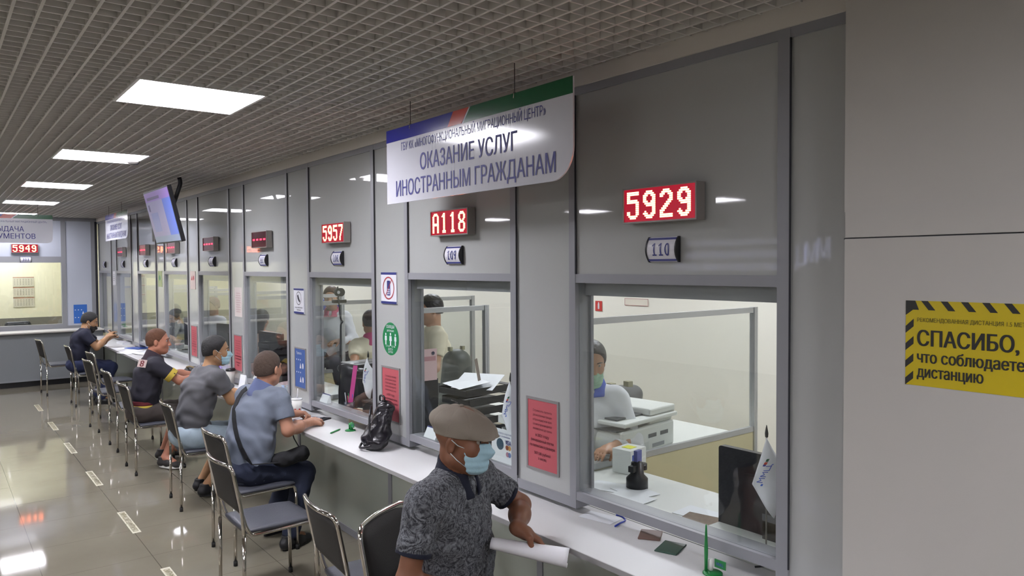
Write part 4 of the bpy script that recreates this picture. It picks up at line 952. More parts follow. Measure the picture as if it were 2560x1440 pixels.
# cap
CAPM = cloth('cap_cloth', '#857c70'); 
G = Field(H1.o-0.2, H1.o+0.26, 0.004)
capH = Head(H1.p(0, 0, 0.048), H1.f-H1.u*0.10+H1.r*0.0, 1.0)
capH.ell(G, (0, -0.020, 0.012), (0.096, 0.118, 0.060), 0.0); capH.ell(G, (0, 0.05, 0.0), (0.085, 0.085, 0.040), 0.03); capH.cone(G, (0, 0.0, -0.02), (0, -0.02, -0.035), 0.086, 0.086, 0.02)
capH.ell(G, (0, 0.108, -0.020), (0.066, 0.045, 0.011), 0.02)
X, Y, Z = G.ax[0][:, None, None]-capH.o[0], G.ax[1][None, :, None]-capH.o[1], G.ax[2][None, None, :]-capH.o[2]
u_ = X*capH.r[0]+Y*capH.r[1]+Z*capH.r[2]; v_ = X*capH.f[0]+Y*capH.f[1]+Z*capH.f[2]
an_ = np.arctan2(u_, v_+0.02); G.g = (G.g+0.0018*np.exp(-((np.mod(an_+PI/8, PI/4)-PI/8)/0.035)**2)+0.003*np.sin(an_*7+9*v_*6)*np.sin(u_*40+2)).astype(np.float32)
G.clip(capH.p(0, 0, -0.030), -capH.u+capH.f*0.10)
cap = G.mesh('flat_cap', CAPM, p1, B1)
bm = BM(); lathe(bm, [(0, -0.002), (0.011, 0), (0.011, 0.003), (0.006, 0.006), (0, 0.006)], 12); o = mesh_obj('cap_button', bm, CAPM, cap); o.location = tuple(capH.p(0, -0.02, 0.073)-B1)
bm = BM(); tube(bm, [tuple(H1.p(0, 0, 0)*0+np.array(q)-B1) for q in [np.array((-0.405, 2.420, 0.935))+0.049*(math.cos(a)*np.array([0.45, 0.85, 0.2])+math.sin(a)*np.array([-0.75, 0.25, 0.55])) for a in [2*PI*i/20 for i in range(20)]]], 0.0035, 6, closed=True); mesh_obj('bandage_strip', bm, WHITE, p1)
# button placket
bm = BM(); c_ = np.array([-0.71, 2.41, 0.90]); ff = unit((0.42, -0.91, 0))
# ---- P2 man in the blue polo
STRAP = cloth('black_strap', '#17181c')
p2, H2_, B2 = person(dict(f=(0.93, 0.36, 0), pelvis=(-0.655, 5.02, 0.545), chest=(-0.60, 5.02, 0.88), neck=(-0.53, 5.03, 1.065), head=(-0.488, 5.03, 1.205), look=(0.86, 0.50, -0.05),
    elR=(-0.445, 4.80, 0.812), wrR=(-0.215, 4.985, 0.806), elL=(-0.40, 5.44, 0.84), wrL=(-0.22, 5.28, 0.822), knR=(-0.29, 4.93, 0.475), knL=(-0.28, 5.18, 0.48), anR=(-0.42, 4.85, 0.09), anL=(-0.42, 5.2, 0.09),
    handR=dict(d=(0.8, 0.45, 0.02), n=(0.2, 0.3, -0.9), curl=(0.9, 1.1, 0.7), tc=0.9, th=-1), handL=dict(d=(0.8, -0.5, 0.02), n=(-0.2, -0.2, -0.9), curl=(0.8, 0.9, 0.6), tc=0.8, th=1),
    skin=skinm('skin_fair', '#a87a63'), shirt=cloth('blue_grey_polo', '#6a7280'), collar=cloth('polo_collar', '#5a6487'), sleeve=0.62, cuff=0.062, wr=0.0045, seed=2.0, hair=BROWNH, hairt=0.004, trousers=cloth('navy_jeans', '#1b2338'), shoe=BLACK, shirt_label='blue-grey polo shirt', fat=1.08,
    label='man in a blue-grey polo with a black bag strap across his back, seen from behind'), h=0.005)
# strap across the back
f2 = unit((0.93, 0.36, 0)); r2 = np.array([f2[1], -f2[0], 0])
# shoulder bag lying on his lap
t = empty('shoulder_bag', (-0.40, 4.90, 0.0), 0, 'small black shoulder bag on the lap of the man in the blue polo', 'bag')
F = Field((-0.62, 4.72, 0.52), (-0.22, 5.06, 0.76), 0.005); F.cone((-0.50, 4.90, 0.595), (-0.33, 4.86, 0.625), 0.045, 0.052, 0.03, side=(0, 0, 1), sq=1.0); F.cone((-0.46, 4.86, 0.60), (-0.34, 4.82, 0.65), 0.04, 0.04, 0.03); F.wrinkle(0.003, 1.5, 1.0)
F.mesh('pouch', STRAP, t, (-0.40, 4.90, 0.0))
def ribbon(name, pts, wdir, w, th, m, parent, base):
    bm = BM(); pts = [np.array(p, float) for p in pts]; rows = []
    for i, p in enumerate(pts):
        tn = unit(pts[min(i+1, len(pts)-1)]-pts[max(i-1, 0)]); wd = np.array(wdir[i] if isinstance(wdir, list) else wdir, float); nn = unit(np.cross(tn, wd)); wd = unit(np.cross(nn, tn))
        rows.append([bm.verts.new(tuple(p+wd*a*w/2+nn*b*th/2-np.array(base))) for a, b in ((-1, -1), (1, -1), (1, 1), (-1, 1))])
    for A, B in zip(rows[:-1], rows[1:]):
        for j in range(4): bm.faces.new((A[j], A[(j+1) % 4], B[(j+1) % 4], B[j])).smooth = False
    bm.faces.new(list(reversed(rows[0]))); bm.faces.new(rows[-1]); bmesh.ops.recalc_face_normals(bm, faces=bm.faces)
    return mesh_obj(name, bm, m, parent)
def on_back(zs, us, off):   # points on the back surface of P2's torso
    out = []
    for z, u in zip(zs, us):
        a = (z-0.545)/(1.065-0.545); c = np.array([-0.655, 5.02, 0])*(1-a)+np.array([-0.53, 5.03, 0])*a
        rr = 0.128 if z < 0.95 else 0.128-(z-0.95)*0.45
        rr = rr*math.sqrt(max(0.1, 1-(u/0.24)**2)); out.append(c*[1, 1, 0]+r2*u-f2*(rr+off)+np.array([0, 0, z]))
    return out
zs = [1.085, 1.06, 1.02, 0.96, 0.90, 0.84, 0.78, 0.72, 0.66, 0.62]; us = [-0.05, -0.075, -0.085, -0.07, -0.045, -0.01, 0.03, 0.08, 0.135, 0.175]
sp = on_back(zs, us, 0.030); sp = sp+[np.array((-0.50, 4.83, 0.60))]
ribbon('strap', sp, tuple(r2), 0.036, 0.004, STRAP, t, (-0.40, 4.90, 0.0))
ribbon('strap', [(-0.40, 4.86, 0.80), (-0.385, 4.85, 0.74), (-0.35, 4.84, 0.67)], (0, 1, 0.2), 0.02, 0.004, STRAP, t, (-0.40, 4.90, 0.0))
# ---- P3 man in the grey T-shirt
p3_, H3, B3 = person(dict(f=(0.97, 0.12, 0), pelvis=(-0.67, 6.34, 0.545), chest=(-0.605, 6.32, 0.88), neck=(-0.52, 6.31, 1.065), head=(-0.455, 6.31, 1.215), look=(0.93, -0.30, -0.06),
    elR=(-0.40, 6.12, 0.83), wrR=(-0.20, 6.32, 0.81), elL=(-0.36, 6.66, 0.83), wrL=(-0.17, 6.52, 0.81), knR=(-0.30, 6.18, 0.49), knL=(-0.30, 6.52, 0.49), anR=(-0.53, 6.36, 0.11), anL=(-0.50, 6.62, 0.09),
    skin=skinm('skin_olive', '#a07a5a'), shirt=cloth('grey_tshirt', '#56565a'), sleeve=0.60, cuff=0.07, wr=0.006, seed=4.0, hair=DARKH, hairt=0.009, trousers=cloth('pale_denim', '#93a3ad'), leglen=1.05, loose=True, shoe=BLACK, mask=MASKB, shirt_label='dark grey T-shirt', w=1.03,
    label='man in a dark grey T-shirt, pale denim shorts and a blue mask'), h=0.0065)
# ---- P4 man in the dark and yellow shirt
YC = cloth('yellow_trim', '#b39c3c')
p4_, H4, B4 = person(dict(f=(0.98, -0.05, 0), pelvis=(-0.74, 7.68, 0.545), chest=(-0.70, 7.66, 0.86), neck=(-0.65, 7.65, 1.045), head=(-0.60, 7.65, 1.20), look=(0.88, -0.34, -0.05),
    elR=(-0.47, 7.42, 0.84), wrR=(-0.22, 7.50, 0.82), elL=(-0.43, 7.98, 0.84), wrL=(-0.2, 7.86, 0.82), knR=(-0.38, 7.56, 0.49), knL=(-0.36, 7.86, 0.49), anR=(-0.58, 7.56, 0.10), anL=(-0.50, 7.95, 0.09), ftR=(0.55, -0.83, 0),
    skin=skinm('skin_ruddy', '#a8725c'), shirt=cloth('dark_jersey', '#201f2a'), collar=cloth('jersey_collar', '#2a1c26'), cuffm=YC, cuffw=0.05, cuffr=1.03, sleeve=0.72, cuff=0.062, seed=6.0, hair=REDH, hairt=0.003, trousers=cloth('brown_shorts', '#3a3330'), leglen=1.1, loose=True, shoe=mat('dark_grey_shoe', '#2c2a2a', 0.7), sole=WPLAST, shirt_label='dark jersey with yellow cuffs and a red stripe', w=1.05,
    label='man with short reddish hair in a dark jersey with yellow cuffs, at the counter'), h=0.007)
# jersey details
t4 = p4_
F = Field((-0.95, 7.35, 0.50), (-0.50, 7.98, 0.66), 0.006); f4 = unit((0.98, -0.05, 0)); r4 = np.array([f4[1], -f4[0], 0])
for z, col, nm in ((0.64, cloth('red_stripe', '#5d1a22'), 'waist_stripe'), (0.60, YC, 'hem_stripe')):
    Fs = Field((-0.98, 7.35, z-0.03), (-0.45, 7.98, z+0.03), 0.006); m_ = V3(-0.735, 7.675, z)
    Fs.cone(m_-V3(0, 0, 0.05), m_+V3(0, 0, 0.05), 0.123, 0.122, 0.0, side=r4, sq=1.47); Fs.cone(m_-V3(0, 0, 0.1), m_+V3(0, 0, 0.1), 0.112, 0.112, 0.0, side=r4, sq=1.46, op='d'); Fs.clip(m_+V3(0, 0, 0.02), (0, 0, 1)); Fs.clip(m_-V3(0, 0, 0.02), (0, 0, -1)); Fs.clip(m_-V3(0.0, 0, 0), (-1, 0, 0)) if False else None
    Fs.mesh(nm, col, t4, B4)
pt = empty('tmp'); bpy.data.objects.remove(pt)
o = bxo('number_patch', (-0.05, -0.045, 0), (0.05, 0.045, 0.003), mat('patch_white', '#b8a6a0', 0.8), t4); o.scale = (0.8, 0.8, 0.8); _n = Vector((-0.60, -0.72, 0.36)).normalized(); _y = (Vector((0.15, 0, 1))-_n*Vector((0.15, 0, 1)).dot(_n)).normalized(); _x = _y.cross(_n); M = Matrix((_x, _y, _n)).transposed().to_4x4(); M.translation = Vector((-0.772-B4[0], 7.50-B4[1], 1.018)); M = M @ Matrix.Diagonal((0.8, 0.8, 1, 1)); o.matrix_local = M
lettering('number', [('8', 0.1, 0, -0.036, 0.05, 0.003)], mat('patch_red', '#6a2a2c', 0.8), o, Matrix.Translation((0, 0, 0.0042)))
# ---- P5 man in navy with a phone
p5_, H5, B5 = person(dict(f=(0.97, -0.12, 0), pelvis=(-0.70, 11.88, 0.56), chest=(-0.67, 11.87, 0.88), neck=(-0.61, 11.86, 1.03), head=(-0.545, 11.86, 1.155), look=(0.85, -0.25, -0.35),
    elR=(-0.50, 11.64, 0.80), wrR=(-0.36, 11.72, 0.93), elL=(-0.40, 12.08, 0.80), wrL=(-0.30, 11.90, 0.90), knR=(-0.30, 11.78, 0.50), knL=(-0.30, 12.02, 0.50), anR=(-0.45, 11.70, 0.09), anL=(-0.45, 12.0, 0.09),
    skin=MATS['skin_olive'], shirt=cloth('navy_tshirt', '#15182c'), sleeve=0.62, cuff=0.066, seed=8.0, hair=DARKH, hairt=0.012, trousers=cloth('blue_jeans', '#20294a'), shoe=BLACK, mask=mat('black_mask', '#0e0e10', 0.7), maskdrop=0.035, shirt_label='navy T-shirt',
    label='man in a navy T-shirt with a black mask under his chin, looking at his phone'), h=0.008)
t = empty('mobile_phone', (-0.27, 11.78, 0.975), 0.5, 'pale mobile phone held up by the man in navy', 'phone')
bm = BM(); prism(bm, rrect(0.075, 0.155, 0.01), lambda u, v, s: (u, v, s), 0, 0.008); o = mesh_obj('case', bm, mat('phone_case', '#c9a98c', 0.4), t); o2 = bxo('screen', (-0.033, -0.07, 0.0081), (0.033, 0.07, 0.0088), mat('phone_screen', '#20242c', 0.1), t)
t.rotation_euler = (math.radians(35), 0, math.radians(60))
# ================================================================== things on the counter and in the office
def T_(name, loc, label, cat, rz=0.0, group=None): return empty(name, loc, rz, label, cat, group)
ZW = 0.769     # counter top
PAPER = mat('paper_sheet', '#dfe2e6', 0.6); DESK = mat('office_desk_white', '#d8dad6', 0.4); GREEN = mat('green_plastic', '#1d7a3c', 0.3); PINK = mat('pink_plastic', '#d84c9c', 0.35)
# paper roll in the hand of the man in the cap
def paper_roll():
    A, B = V3(-0.626, 2.28, 0.836), V3(-0.447, 2.085, 0.800); ax = unit(B-A); side = unit(np.cross(ax, [0, 0, 1])); up_ = np.cross(side, ax)
    A = A-ax*0.0; bm = BM(); n, m = 16, 26; G = []
    for i in range(n+1):
        s_ = i/n; c = A+(B-A)*s_*1.12; w = 0.026+0.016*s_; hgt = 0.020+0.014*s_
        row = []
        for j in range(m+1):
            a = math.radians(150-j/m*(330-60*s_)); q = 1+0.10*(j/m)
            row.append(bm.verts.new(tuple(c+side*w*math.cos(a)*q+up_*hgt*math.sin(a)*q)))
        G.append(row)
    for i in range(n):
        for j in range(m): bm.faces.new((G[i][j], G[i][j+1], G[i+1][j+1], G[i+1][j]))
    o = mesh_obj('paper_sheet', bm, mat('white_sheet', '#e6e6ea', 0.5), None, smooth=True); md = o.modifiers.new('thick', 'SOLIDIFY'); md.thickness = 0.0008
    return tag(o, 'curled white paper sheets held by the man in the flat cap', 'paper')
paper_roll()
# backpack
t = T_('backpack', (-0.115, 4.14, ZW), 'small black leather backpack leaning on the glass wall beside the red notice', 'backpack')
F = Field((-0.25, -0.16, -0.002), (0.13, 0.16, 0.34), 0.005)
F.cone((-0.03, 0.0, 0.055), (0.045, 0.0, 0.25), 0.055, 0.045, 0.04, side=(0, 1, 0), sq=1.75); F.cone((-0.055, 0, 0.05), (0.0, 0, 0.10), 0.05, 0.05, 0.04, side=(0, 1, 0), sq=1.9); F.clip((0, 0, 0.004), (0, 0, -1)); F.wrinkle(0.0035, 1.3, 2.0)
LEA = mat('black_leather', '#17151b', 0.22, bump=0.3, bscale=30); GREYC = mat('grey_brown_canvas', '#4a4444', 0.8)
F.mesh('body', LEA, t, (0, 0, 0))
F = Field((-0.20, -0.20, -0.002), (0.13, 0.20, 0.34), 0.005); F.cone((-0.025, 0.07, 0.06), (0.055, 0.035, 0.255), 0.045, 0.035, 0.03, side=(0, 1, 0), sq=1.6); F.clip((0, 0, 0.006), (0, 0, -1)); F.mesh('back_panel', GREYC, t, (0, 0, 0))
bm = BM(); tube(bm, fillet([(-0.06, -0.06, 0.05), (-0.115, -0.05, 0.03), (-0.13, 0.02, 0.015), (-0.09, 0.08, 0.02), (-0.04, 0.06, 0.10)], 0.03), 0.008, 8); mesh_obj('strap', bm, LEA, t)
bm = BM(); tube(bm, fillet([(-0.035, 0.04, 0.26), (-0.07, 0.0, 0.20), (-0.085, -0.03, 0.10), (-0.07, -0.08, 0.03)], 0.03), 0.007, 8); mesh_obj('strap', bm, LEA, t)
bm = BM(); tube(bm, fillet([(0.02, 0.03, 0.29), (0.02, 0.03, 0.325), (0.02, -0.03, 0.325), (0.02, -0.03, 0.29)], 0.02), 0.006, 8); mesh_obj('handle', bm, LEA, t)
# drink cup with straw
t = T_('drink_cup', (-0.105, 5.49, ZW), 'large white paper drink cup with red marks and a straw beside the blue poster', 'cup')
bm = BM(); lathe(bm, [(0.0, 0.0), (0.029, 0.0), (0.040, 0.12), (0.0395, 0.12), (0.0, 0.118)], 24); mesh_obj('cup', bm, WPLAST, t)
bm = BM(); lathe(bm, [(0.0415, 0.116), (0.0425, 0.122), (0.039, 0.126), (0.0, 0.124)], 24); mesh_obj('lid', bm, mat('lid_plastic', '#dcdfe0', 0.2), t)
bm = BM(); tube(bm, [(0.0, 0, 0.12), (0.008, 0.0, 0.2)], 0.003, 8); mesh_obj('straw', bm, WHITE, t)
bm = BM()
for a in (-2.6, -1.6):
    for i in range(4):
        b = a+0.11*i; v = [bm.verts.new((0.0312*math.cos(c)*k2, 0.0312*math.sin(c)*k2, z)) for c, z, k2 in ((b, 0.02, 1), (b+0.11, 0.02, 1), (b+0.11, 0.05, 1.09), (b, 0.05, 1.09))]; bm.faces.new(v)
mesh_obj('red_mark', bm, mat('red_mark', '#b3202a', 0.5), t)
t = T_('coffee_cup', (-0.05, 7.26, ZW), 'white coffee cup with a black lid in front of a framed red notice', 'cup')
bm = BM(); lathe(bm, [(0.0, 0.0), (0.030, 0.0), (0.042, 0.145), (0.0, 0.145)], 24); mesh_obj('cup', bm, mat('cup_grey_white', '#b9b8b2', 0.5), t)
bm = BM(); lathe(bm, [(0.044, 0.14), (0.046, 0.15), (0.041, 0.165), (0.0, 0.165)], 24); mesh_obj('lid', bm, BLACK, t)
# green pen stand and pens
def pen_stand(loc, label, tall=False, rz=0.0):
    t = T_('pen_stand', loc, label, 'pen stand', rz, 'green chained pen stands')
    bm = BM(); lathe(bm, [(0, 0), (0.036, 0), (0.036, 0.004), (0.03, 0.008), (0, 0.009)], 28); mesh_obj('base', bm, GREEN, t)
    bm = BM(); lathe(bm, [(0, 0.008), (0.009, 0.008), (0.009, 0.05), (0, 0.05)], 14, (0.004, 0.012, 0)); mesh_obj('socket', bm, WPLAST if tall else GREEN, t)
    if not tall:
        bm = BM(); lathe(bm, [(0, 0.008), (0.009, 0.008), (0.008, 0.06), (0, 0.06)], 14, (0.004, -0.014, 0)); mesh_obj('socket', bm, GREEN, t)
    o = bxo('tag', (0.0, -0.055, 0.028), (0.004, -0.008, 0.058), GREEN, t)
    lettering('lettering', [('ММЦ', 0.016, 0, -0.006, 0.03, 0.0003)], mat('tag_blue', '#5464b0', 0.5), o, Matrix.Translation((-0.0006, -0.031, 0.043)) @ Matrix(((0, 0, -1, 0), (-1, 0, 0, 0), (0, 1, 0, 0), (0, 0, 0, 1))))
    if tall:
        bm = BM(); lathe(bm, [(0, 0.008), (0.006, 0.01), (0.007, 0.09), (0.003, 0.175), (0.0, 0.182)], 14, (-0.012, 0.02, 0)); mesh_obj('pen', bm, GREEN, t)
    return t
pen_stand((-0.07, 1.67, ZW), 'green pen stand with an upright pen, nearest the camera below window 110', True)
pen_stand((-0.04, 4.71, ZW), 'green pen stand lying ready on the counter under window 108', False)
t = T_('pen', (-0.14, 4.735, ZW+0.006), 'loose green pen lying on the counter near the blue polo man', 'pen', 0.62)
bm = BM(); tube(bm, [(-0.065, 0, 0), (-0.055, 0, 0), (0.05, 0, 0), (0.068, 0, 0)], [0.002, 0.0055, 0.0055, 0.003], 10); mesh_obj('barrel', bm, GREEN, t)
# passports and papers
def sheet(name, loc, w, l, rz, m, label, cat='paper', th=0.001, group=None, tilt=0.0):
    bm = BM(); box(bm, (-w/2, -l/2, 0), (w/2, l/2, th)); o = mesh_obj(name, bm, m, None, loc=loc, rot=(0, tilt, rz)); return tag(o, label, cat, group)
t = T_('passport', (0.0, 1.925, ZW), 'closed dark green passport on the counter under window 110', 'passport', 0.35); bxo('cover', (-0.062, -0.045, 0.0), (0.062, 0.045, 0.006), mat('green_cover', '#26463a', 0.4), t, bevel=0.002); bxo('pages', (-0.058, -0.043, 0.001), (0.0605, 0.0455, 0.005), PAPER, t)
t = T_('passport', (0.045, 2.07, ZW), 'brown passport half under the window rail of window 110', 'passport', 0.6); bxo('cover', (-0.055, -0.045, 0.0), (0.055, 0.045, 0.006), mat('brown_cover', '#6b5148', 0.5), t, bevel=0.002); bxo('pages', (-0.052, -0.0455, 0.001), (0.0505, 0.0455, 0.005), mat('passport_pages', '#a58f80', 0.6), t)
sheet('paper_sheet', (0.04, 2.36, ZW), 0.10, 0.17, 0.2, PAPER, 'white paper lying in the document slot under window 110')
t = T_('hook_clip', (0.06, 2.25, ZW+0.004), 'small blue plastic hook lying in the slot under window 110', 'clip', 0.3)
bm = BM(); tube(bm, fillet([(-0.06, 0.0, 0), (0.0, 0.0, 0), (0.03, -0.01, 0.002), (0.04, 0.02, 0.012), (0.02, 0.035, 0.02)], 0.02), 0.004, 8); mesh_obj('hook', bm, mat('blue_plastic', '#2b3fa8', 0.3), t)
sheet('paper_sheet', (0.0, 5.70, ZW), 0.2, 0.28, 0.2, PAPER, 'white printed form on the counter behind the hands of the man in blue')
sheet('paper_sheet', (-0.03, 5.74, ZW+0.0015), 0.2, 0.28, -0.25, PAPER, 'second white form laid crosswise on the counter behind the drink cup')
t = T_('mobile_phone', (-0.045, 5.17, ZW), 'dark mobile phone on the counter at the fist of the man in blue', 'phone', 0.5); bxo('case', (-0.07, -0.035, 0), (0.07, 0.035, 0.009), BLACK, t, bevel=0.004); bxo('screen', (-0.065, -0.031, 0.009), (0.065, 0.031, 0.0095), mat('phone_screen_dark', '#1b1d2b', 0.08), t)
t = T_('document_sleeve', (-0.10, 5.24, ZW), 'glossy transparent document sleeve under the hands of the man in blue', 'folder', 0.4); bxo('sleeve', (-0.09, -0.12, 0), (0.09, 0.12, 0.002), mat('glossy_grey', '#6d7280', 0.12), t); bxo('sheet', (-0.06, -0.09, 0.002), (0.07, 0.10, 0.003), PAPER, t)
for i, (x, y, a, lb) in enumerate([(-0.22, 10.95, 0.3, 'sheet at the counter edge'), (-0.13, 11.15, -0.2, 'sheet one in from the edge'), (-0.05, 11.35, 0.5, 'sheet near the blue folder'), (-0.20, 11.55, 0.1, 'sheet under his forearm'), (0.02, 10.85, -0.4, 'sheet by the glass'), (-0.1, 10.7, 0.2, 'sheet nearest the camera')]):
    sheet('paper_sheet', (x, y, ZW+0.0015*i), 0.21, 0.297, a, PAPER, 'white %s in the spread before the man in navy' % lb, group='papers before the man in navy')
t = T_('folder', (-0.02, 11.42, ZW+0.01), 'blue folder among the white papers before the man in navy', 'folder', 0.4); bxo('cover', (-0.11, -0.15, 0), (0.11, 0.15, 0.006), mat('blue_folder', '#2c4fa8', 0.3), t); bxo('pages', (-0.105, -0.145, 0.001), (0.112, 0.152, 0.005), PAPER, t)
t = T_('paper_stack', (0.0, 12.3, ZW), 'low stack of white papers at the far end of the long counter', 'papers', 0.1); bxo('sheets', (-0.1, -0.15, 0), (0.1, 0.15, 0.03), PAPER, t); bxo('cover_sheet', (-0.1, -0.14, 0.03), (0.11, 0.15, 0.032), mat('grey_sheet', '#b5b7bd', 0.6), t)
# things by the jersey man
t = T_('bag', (-0.12, 8.12, ZW), 'black bag lying on the counter behind the man in the dark jersey', 'bag', 0.2)
F = Field((-0.2, -0.25, -0.002), (0.2, 0.25, 0.16), 0.008); F.cone((-0.03, -0.12, 0.045), (0.0, 0.12, 0.05), 0.045, 0.045, 0.03, side=(1, 0, 0), sq=1.8); F.wrinkle(0.005, 1.2, 1.0); F.clip((0, 0, 0.003), (0, 0, -1)); F.mesh('body', mat('black_nylon', '#1b1c20', 0.6), t, (0, 0, 0))
bm = BM(); tube(bm, fillet([(-0.05, -0.1, 0.08), (-0.1, -0.05, 0.12), (-0.1, 0.05, 0.10), (-0.05, 0.1, 0.08)], 0.04), 0.008, 8); mesh_obj('handle', bm, mat('tan_strap', '#8b7d5c', 0.7), t)
t = T_('plastic_bag', (-0.02, 7.85, ZW), 'crumpled purple plastic bag against the glass behind the man in grey', 'bag')
F = Field((-0.12, -0.14, -0.002), (0.1, 0.14, 0.24), 0.006); F.ell((0, 0, 0.07), (0.06, 0.09, 0.08)); F.cone((0, 0.04, 0.1), (-0.01, 0.08, 0.19), 0.03, 0.015, 0.03); F.cone((0, -0.04, 0.1), (0.0, -0.06, 0.16), 0.03, 0.015, 0.03); F.wrinkle(0.008, 2.0, 1.0); F.clip((0, 0, 0.002), (0, 0, -1)); F.mesh('bag', mat('purple_film', '#7a5cae', 0.25), t, (0, 0, 0))
sheet('paper_sheet', (-0.18, 7.80, ZW), 0.21, 0.29, 0.5, PAPER, 'white form under the forearms of the man in the dark jersey')
sheet('paper_sheet', (-0.13, 6.95, ZW), 0.21, 0.29, 0.1, PAPER, 'white form on the counter between the grey T-shirt man and the coffee cup')
t = T_('tent_card', (-0.02, 6.98, ZW), 'small white folded card standing on the counter beside the coffee cup', 'card', 0.2); bm = BM(); prism(bm, [(-0.03, 0), (0.03, 0), (0.001, 0.13), (-0.001, 0.13)], lambda u, v, s: (u, s, v), -0.05, 0.05); mesh_obj('card', bm, PAPER, t)
t = T_('pen_stand', (-0.30, 14.22, 0.885), 'green pen stand on the far counter under the far window', 'pen stand'); bm = BM(); lathe(bm, [(0, 0), (0.04, 0), (0.04, 0.006), (0.01, 0.01), (0.01, 0.07), (0, 0.07)], 16); mesh_obj('base', bm, GREEN, t); bxo('tag', (0, -0.05, 0.03), (0.06, -0.045, 0.06), GREEN, t)

# ---- office interior
t = T_('office_desk', (0.5, 6.5, 0), 'long white office desk behind the glass windows', 'desk')
bxo('desktop', (-0.378, -5.3, 0.745), (0.24, 7.8, 0.7695), DESK, t); bxo('front_panel', (0.2, -5.3, 0.05), (0.218, 7.8, 0.745), mat('desk_panel', '#b4ae86', 0.5), t)
PLOW = mat('partition_olive', '#c6bf9c', 0.5)
XE = {0: 2.07, 1: 0.93, 2: 1.855, 3: 1.2, 4: 1.2, 5: 1.2, 6: 1.2, 7: 1.2}
for k in range(8):
    y = 2.93+P*k if k < 1 else 2.93+P*k
    xe = XE[k]; t = T_('desk_screen', (0.12, y, 0), 'glazed desk screen in an aluminium frame %s' % ['behind window 110, with the printer behind it', 'whose tall post shows in window 109', 'second frame seen through window 109', 'behind window 107', 'behind window 106', 'behind window 105', 'behind window 104', 'farthest along the office'][k], 'screen', group='glazed desk screens')
    L_ = xe-0.12; r_ = 0.014
    bm = BM(); box(bm, (0, -r_, 1.575), (L_, r_, 1.61)); mesh_obj('top_rail', bm, ALU_L, t); bm = BM(); box(bm, (0, -r_, 0.775), (L_-0.035, r_, 0.81)); mesh_obj('bottom_rail', bm, ALU_L, t)
    bm = BM(); box(bm, (L_-0.035, -0.02, 0.0), (L_-0.020, 0.02, 1.612)); box(bm, (L_-0.018, -0.02, 0.0), (L_, 0.02, 1.612)); box(bm, (L_-0.02, -0.012, 0), (L_-0.018, 0.012, 1.60)); mesh_obj('post', bm, ALU_L, t)
    bxo('glazing', (0.0, -0.003, 0.81), (L_-0.035, 0.003, 1.575), SCREENG, t)
    bxo('lower_panel', (0.0, -0.008, 0.0), (L_-0.035, 0.008, 0.775), PLOW, t)
    if k in (0, 1, 2):
        t = T_('return_desk', (0.12, y, 0), ['white return desk carrying the printer behind the first glazed screen', 'white return desk behind window 109, at the tall glazed post', 'white return desk deeper in the office behind window 108'][k], 'desk'); bxo('desktop', (0.68, 0.02, 0.745), (min(xe, 1.95)-0.12+(0.6 if k == 1 else 0), 0.60, 0.77), DESK, t); bxo('side_panel', (min(xe, 1.95)-0.16+(0.6 if k == 1 else 0), 0.03, 0.0), (min(xe, 1.95)-0.13+(0.6 if k == 1 else 0), 0.58, 0.745), PLOW, t)
# monitor of window 110
MON = mat('monitor_black', '#17181e', 0.35)
def monitor(loc, rz, label, w=0.52, h=0.385, zb=0.06):
    t = T_('computer_monitor', loc, label, 'monitor', rz)
    bm = BM(); prism(bm, rrect(w, h, 0.012, c=(0, zb+h/2)), lambda u, v, s: (s, u, v), 0.0, 0.03); mesh_obj('housing', bm, MON, t)
    bm = BM(); prism(bm, rrect(w*0.55, h*0.6, 0.03, c=(0, zb+h*0.45)), lambda u, v, s: (s, u, v), -0.03, 0.0); mesh_obj('back_cover', bm, MON, t)
    bxo('display', (0.0302, -w/2+0.015, zb+0.02), (0.0315, w/2-0.015, zb+h-0.015), mat('display_glow', '#8fa3c8', 0.3, emit='#8fa3c8', estr=0.8), t)
    bm = BM(); box(bm, (-0.03, -0.03, 0.01), (0.0, 0.03, zb+0.1)); mesh_obj('neck', bm, MON, t)
    bm = BM(); prism(bm, rrect(0.2, 0.24, 0.04), lambda u, v, s: (u-0.0, v, s), 0.0, 0.012); mesh_obj('stand', bm, MON, t)
    bxo('label_sticker', (-0.0315, -0.03, zb+h*0.28), (-0.0302, 0.03, zb+h*0.36), mat('sticker_grey', '#55585c', 0.4), t)
    return t
monitor((0.31, 1.665, 0.77), 0.0, 'black computer monitor seen from behind in the right of window 110', w=0.52, h=0.352, zb=0.014)
